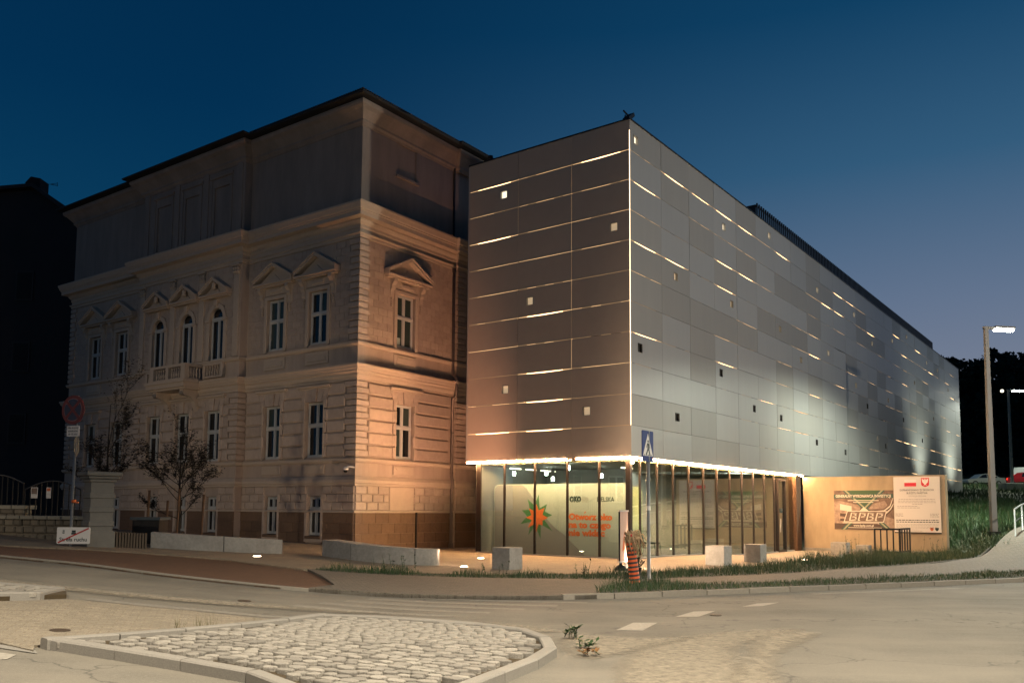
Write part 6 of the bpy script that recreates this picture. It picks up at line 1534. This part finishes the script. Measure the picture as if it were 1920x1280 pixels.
def tuft(x, y, lab, seed, n=26, h=.30, r=.10):
    rr = random.Random(seed); mb = MB(); z = H(x, y)+.02
    for k in range(n):
        px, py = x+rr.uniform(-r, r), y+rr.uniform(-r, r)*.4; t = rr.uniform(0, 6.28); hh = h*rr.uniform(.4, 1); d = Vector((rr.uniform(-.06, .06), rr.uniform(-.03, .03), hh)); s_ = Vector((math.cos(t), math.sin(t), 0))*.003
        b = Vector((px, py, z)); mb.add([b-s_, b+s_, b+d], [(0, 1, 2)])
    o = mb.build('grass_tuft', M['blade_d']); tag(o, lab, 'grass', 'thin grass tufts at the cobbled island edge')
tuft(-3.62, 10.35, 'thin dry grass tuft left of the cobbles, the fuller one', 1, 40, .26, .13)
tuft(-3.95, 10.3, 'sparse grass tuft at the far left edge of the cobbles', 2, 14, .20, .07)
tuft(-3.2, 10.85, 'single thin grass stalk tuft behind the left cobbles', 3, 8, .24, .03)

def small_tree(x, y, h, spread, seed, lab, nb_=9, leaves=900, zb0=None, stakes=True):
    rr = random.Random(seed); z = H(x, y); o = empty('young_tree', (x, y, z), lab, 'tree', 'young street trees before the old building')
    tr = MB(); tr.tube([(x, y, z-.1), (x+.02, y, z+h*.3), (x-.02, y, z+h*.55), (x, y, z+h*.9)], [.05, .04, .028, .008], 8); tr.build('trunk', M['bark'], o)
    br = MB(); lf = MB()
    def leaf(c):
        for _ in range(rr.choice((1, 1, 2))):
            t = rr.uniform(0, 6.28); d = Vector((math.cos(t), math.sin(t), rr.uniform(-.5, .5)))*rr.uniform(.04, .075); s_ = Vector((-math.sin(t), math.cos(t), rr.uniform(-.5, .5)))*.026
            c = c+Vector((rr.uniform(-.04, .04), rr.uniform(-.04, .04), rr.uniform(-.04, .04))); lf.add([c, c+d*.5+s_, c+d, c+d*.5-s_], [(0, 1, 2, 3)])
    def branch(p, d, L_, r, depth):
        pts = [p]; q = p
        for i in range(4):
            d = (d+Vector((rr.uniform(-.22, .22), rr.uniform(-.22, .22), rr.uniform(-.08, .20)))).normalized(); q = q+d*L_/4; pts.append(q)
            if depth > 0 and i > 0:
                for _ in range(2):
                    dd = (d+Vector((rr.uniform(-.8, .8), rr.uniform(-.8, .8), rr.uniform(-.2, .7)))).normalized(); branch(q, dd, L_*rr.uniform(.35, .6), r*.5, depth-1)
            if depth < 2:
                for _ in range(2 if depth == 0 else 1): leaf(q+Vector((rr.uniform(-.05, .05), rr.uniform(-.05, .05), rr.uniform(-.05, .05))))
        br.tube(pts, [r*(1-.18*i) for i in range(5)], 4, cap=False)
    for k in range(nb_):
        t = 2*math.pi*k/nb_+rr.uniform(-.3, .3); f = rr.uniform(.18, .6); branch(Vector((x, y, z+h*f)), Vector((math.cos(t), math.sin(t), rr.uniform(.5, 1.1))).normalized(), spread*rr.uniform(.75, 1.25), .014, 2)
    branch(Vector((x, y, z+h*.6)), Vector((0, 0, 1)), h*.4, .016, 2)
    br.build('branches', M['bark'], o); lf.build('crown', M['leaf'], o)
small_tree(-9.55, 24.7, 3.1, .95, 4, 'broad young tree with dark leaves standing on the long pale bench bed', 13)
small_tree(-11.9, 25.2, 4.3, .85, 9, 'taller slimmer young tree behind the gate pillar', 10)
for k, (dx, h_) in enumerate(((-.75, 1.45), (-.30, 1.2), (.10, 1.55), (.72, 1.45))):
    m2 = MB(); x = -9.55+dx; y = 24.3+(.2 if k % 2 else 0); z = H(x, y); m2.tube([(x, y, z-.1), (x+.04, y, z+h_)], .035, 8); o = m2.build('tree_stake', M['stake'])
    tag(o, ('leftmost wooden stake beside the broad young tree', 'short wooden stake left of the broad young tree trunk', 'tallest wooden stake against the broad young tree trunk', 'rightmost wooden stake beside the broad young tree')[k], 'stake', 'wooden stakes round the broad young tree')

def big_tree(x, y, h, w, seed, lab):
    rr = np.random.RandomState(seed); z = H(x, y); o = empty('tall_tree', (x, y, z), lab, 'tree', 'tall trees in silhouette beyond the car park')
    m2 = MB(); m2.tube([(x, y, z-.5), (x, y, z+h*.5), (x+.3, y, z+h*.85)], [.45, .3, .1], 8); m2.build('trunk', M['bark'], o)
    V = []; F = []
    cl = [(rr.uniform(-w, w)*.75, rr.uniform(-w, w)*.75, rr.uniform(.12, .92)) for _ in range(44)]
    for (cx, cy, cz) in cl:
        lim = w*(1.05-.75*max(0, cz-.45)/.55); cx = max(-lim, min(lim, cx)); r = rr.uniform(.16, .30)*w
        for _ in range(170):
            v = rr.normal(0, 1, 3); v /= np.linalg.norm(v); q = rr.uniform(.55, 1.08)*r; c = np.array([x+cx, y+cy, z+h*cz])+v*q*np.array([1, 1, 1.1]); s_ = rr.uniform(.18, .42)
            a = rr.normal(0, 1, 3); a /= np.linalg.norm(a); b = np.cross(a, rr.normal(0, 1, 3)); b /= np.linalg.norm(b)
            i = len(V); V += [tuple(c-a*s_), tuple(c+b*s_*.7), tuple(c+a*s_), tuple(c-b*s_*.7)]; F.append((i, i+1, i+2, i+3))
    me = bpy.data.meshes.new('crown'); me.from_pydata(V, [], F); me.materials.append(M['ftree']); c = bpy.data.objects.new('crown', me); col.objects.link(c); attach(c, o)
labs = ['tall tree in silhouette just right of the long facade end', 'second tall dark tree from the facade end', 'dark tree behind the nearer street lamp', 'dark tree between the two street lamps', 'dark tree directly behind the farther lamp head', 'dark tree at the right edge of the photo', 'farther dark tree beyond the right edge', 'outermost dark tree beyond the right edge']
for i, (px, hh) in enumerate([(1800, 22), (1822, 21.5), (1842, 20.5), (1866, 22), (1890, 23.5), (1915, 22), (1945, 21), (1975, 22)]):
    Yd = 125+(i % 3)*5; big_tree((px-960)/1605*Yd, Yd, hh*Yd/128, 4.6, 40+i, labs[i])
m2 = MB()
for k in range(60):
    x = 35+k*2.4; y = 150; m2.box(x, x+2.4, y, y+2, 0, 14+3*mn.noise(Vector((k*.4, 1.3, 0))))
o = m2.build('far_wood', M['ftree'], kind='stuff'); tag(o, 'dark wooded skyline behind the car park')
m2 = MB()
for k in range(40):
    y = -30+k*3.0; x = 62+6*mn.noise(Vector((k*.3, 4.3, 0))); m2.box(x, x+5, y, y+3.0, 0, 13+4*mn.noise(Vector((k*.5, 2.3, 0))))
o = m2.build('far_wood', M['ftree'], kind='stuff'); tag(o, 'dark wooded skyline right of the path, outside the picture')
# hedge along car-park edge
grass('hedge', lambda x, y: True, 3000, .8, 2.2, .10, (M['ftree'], M['ftree']), 8, (44, 90, 104, 108), -.1, None, label='unlit scrub behind the parked cars')

print('objects', len(bpy.data.objects), 'tris', sum(len(m.polygons) for m in bpy.data.meshes))
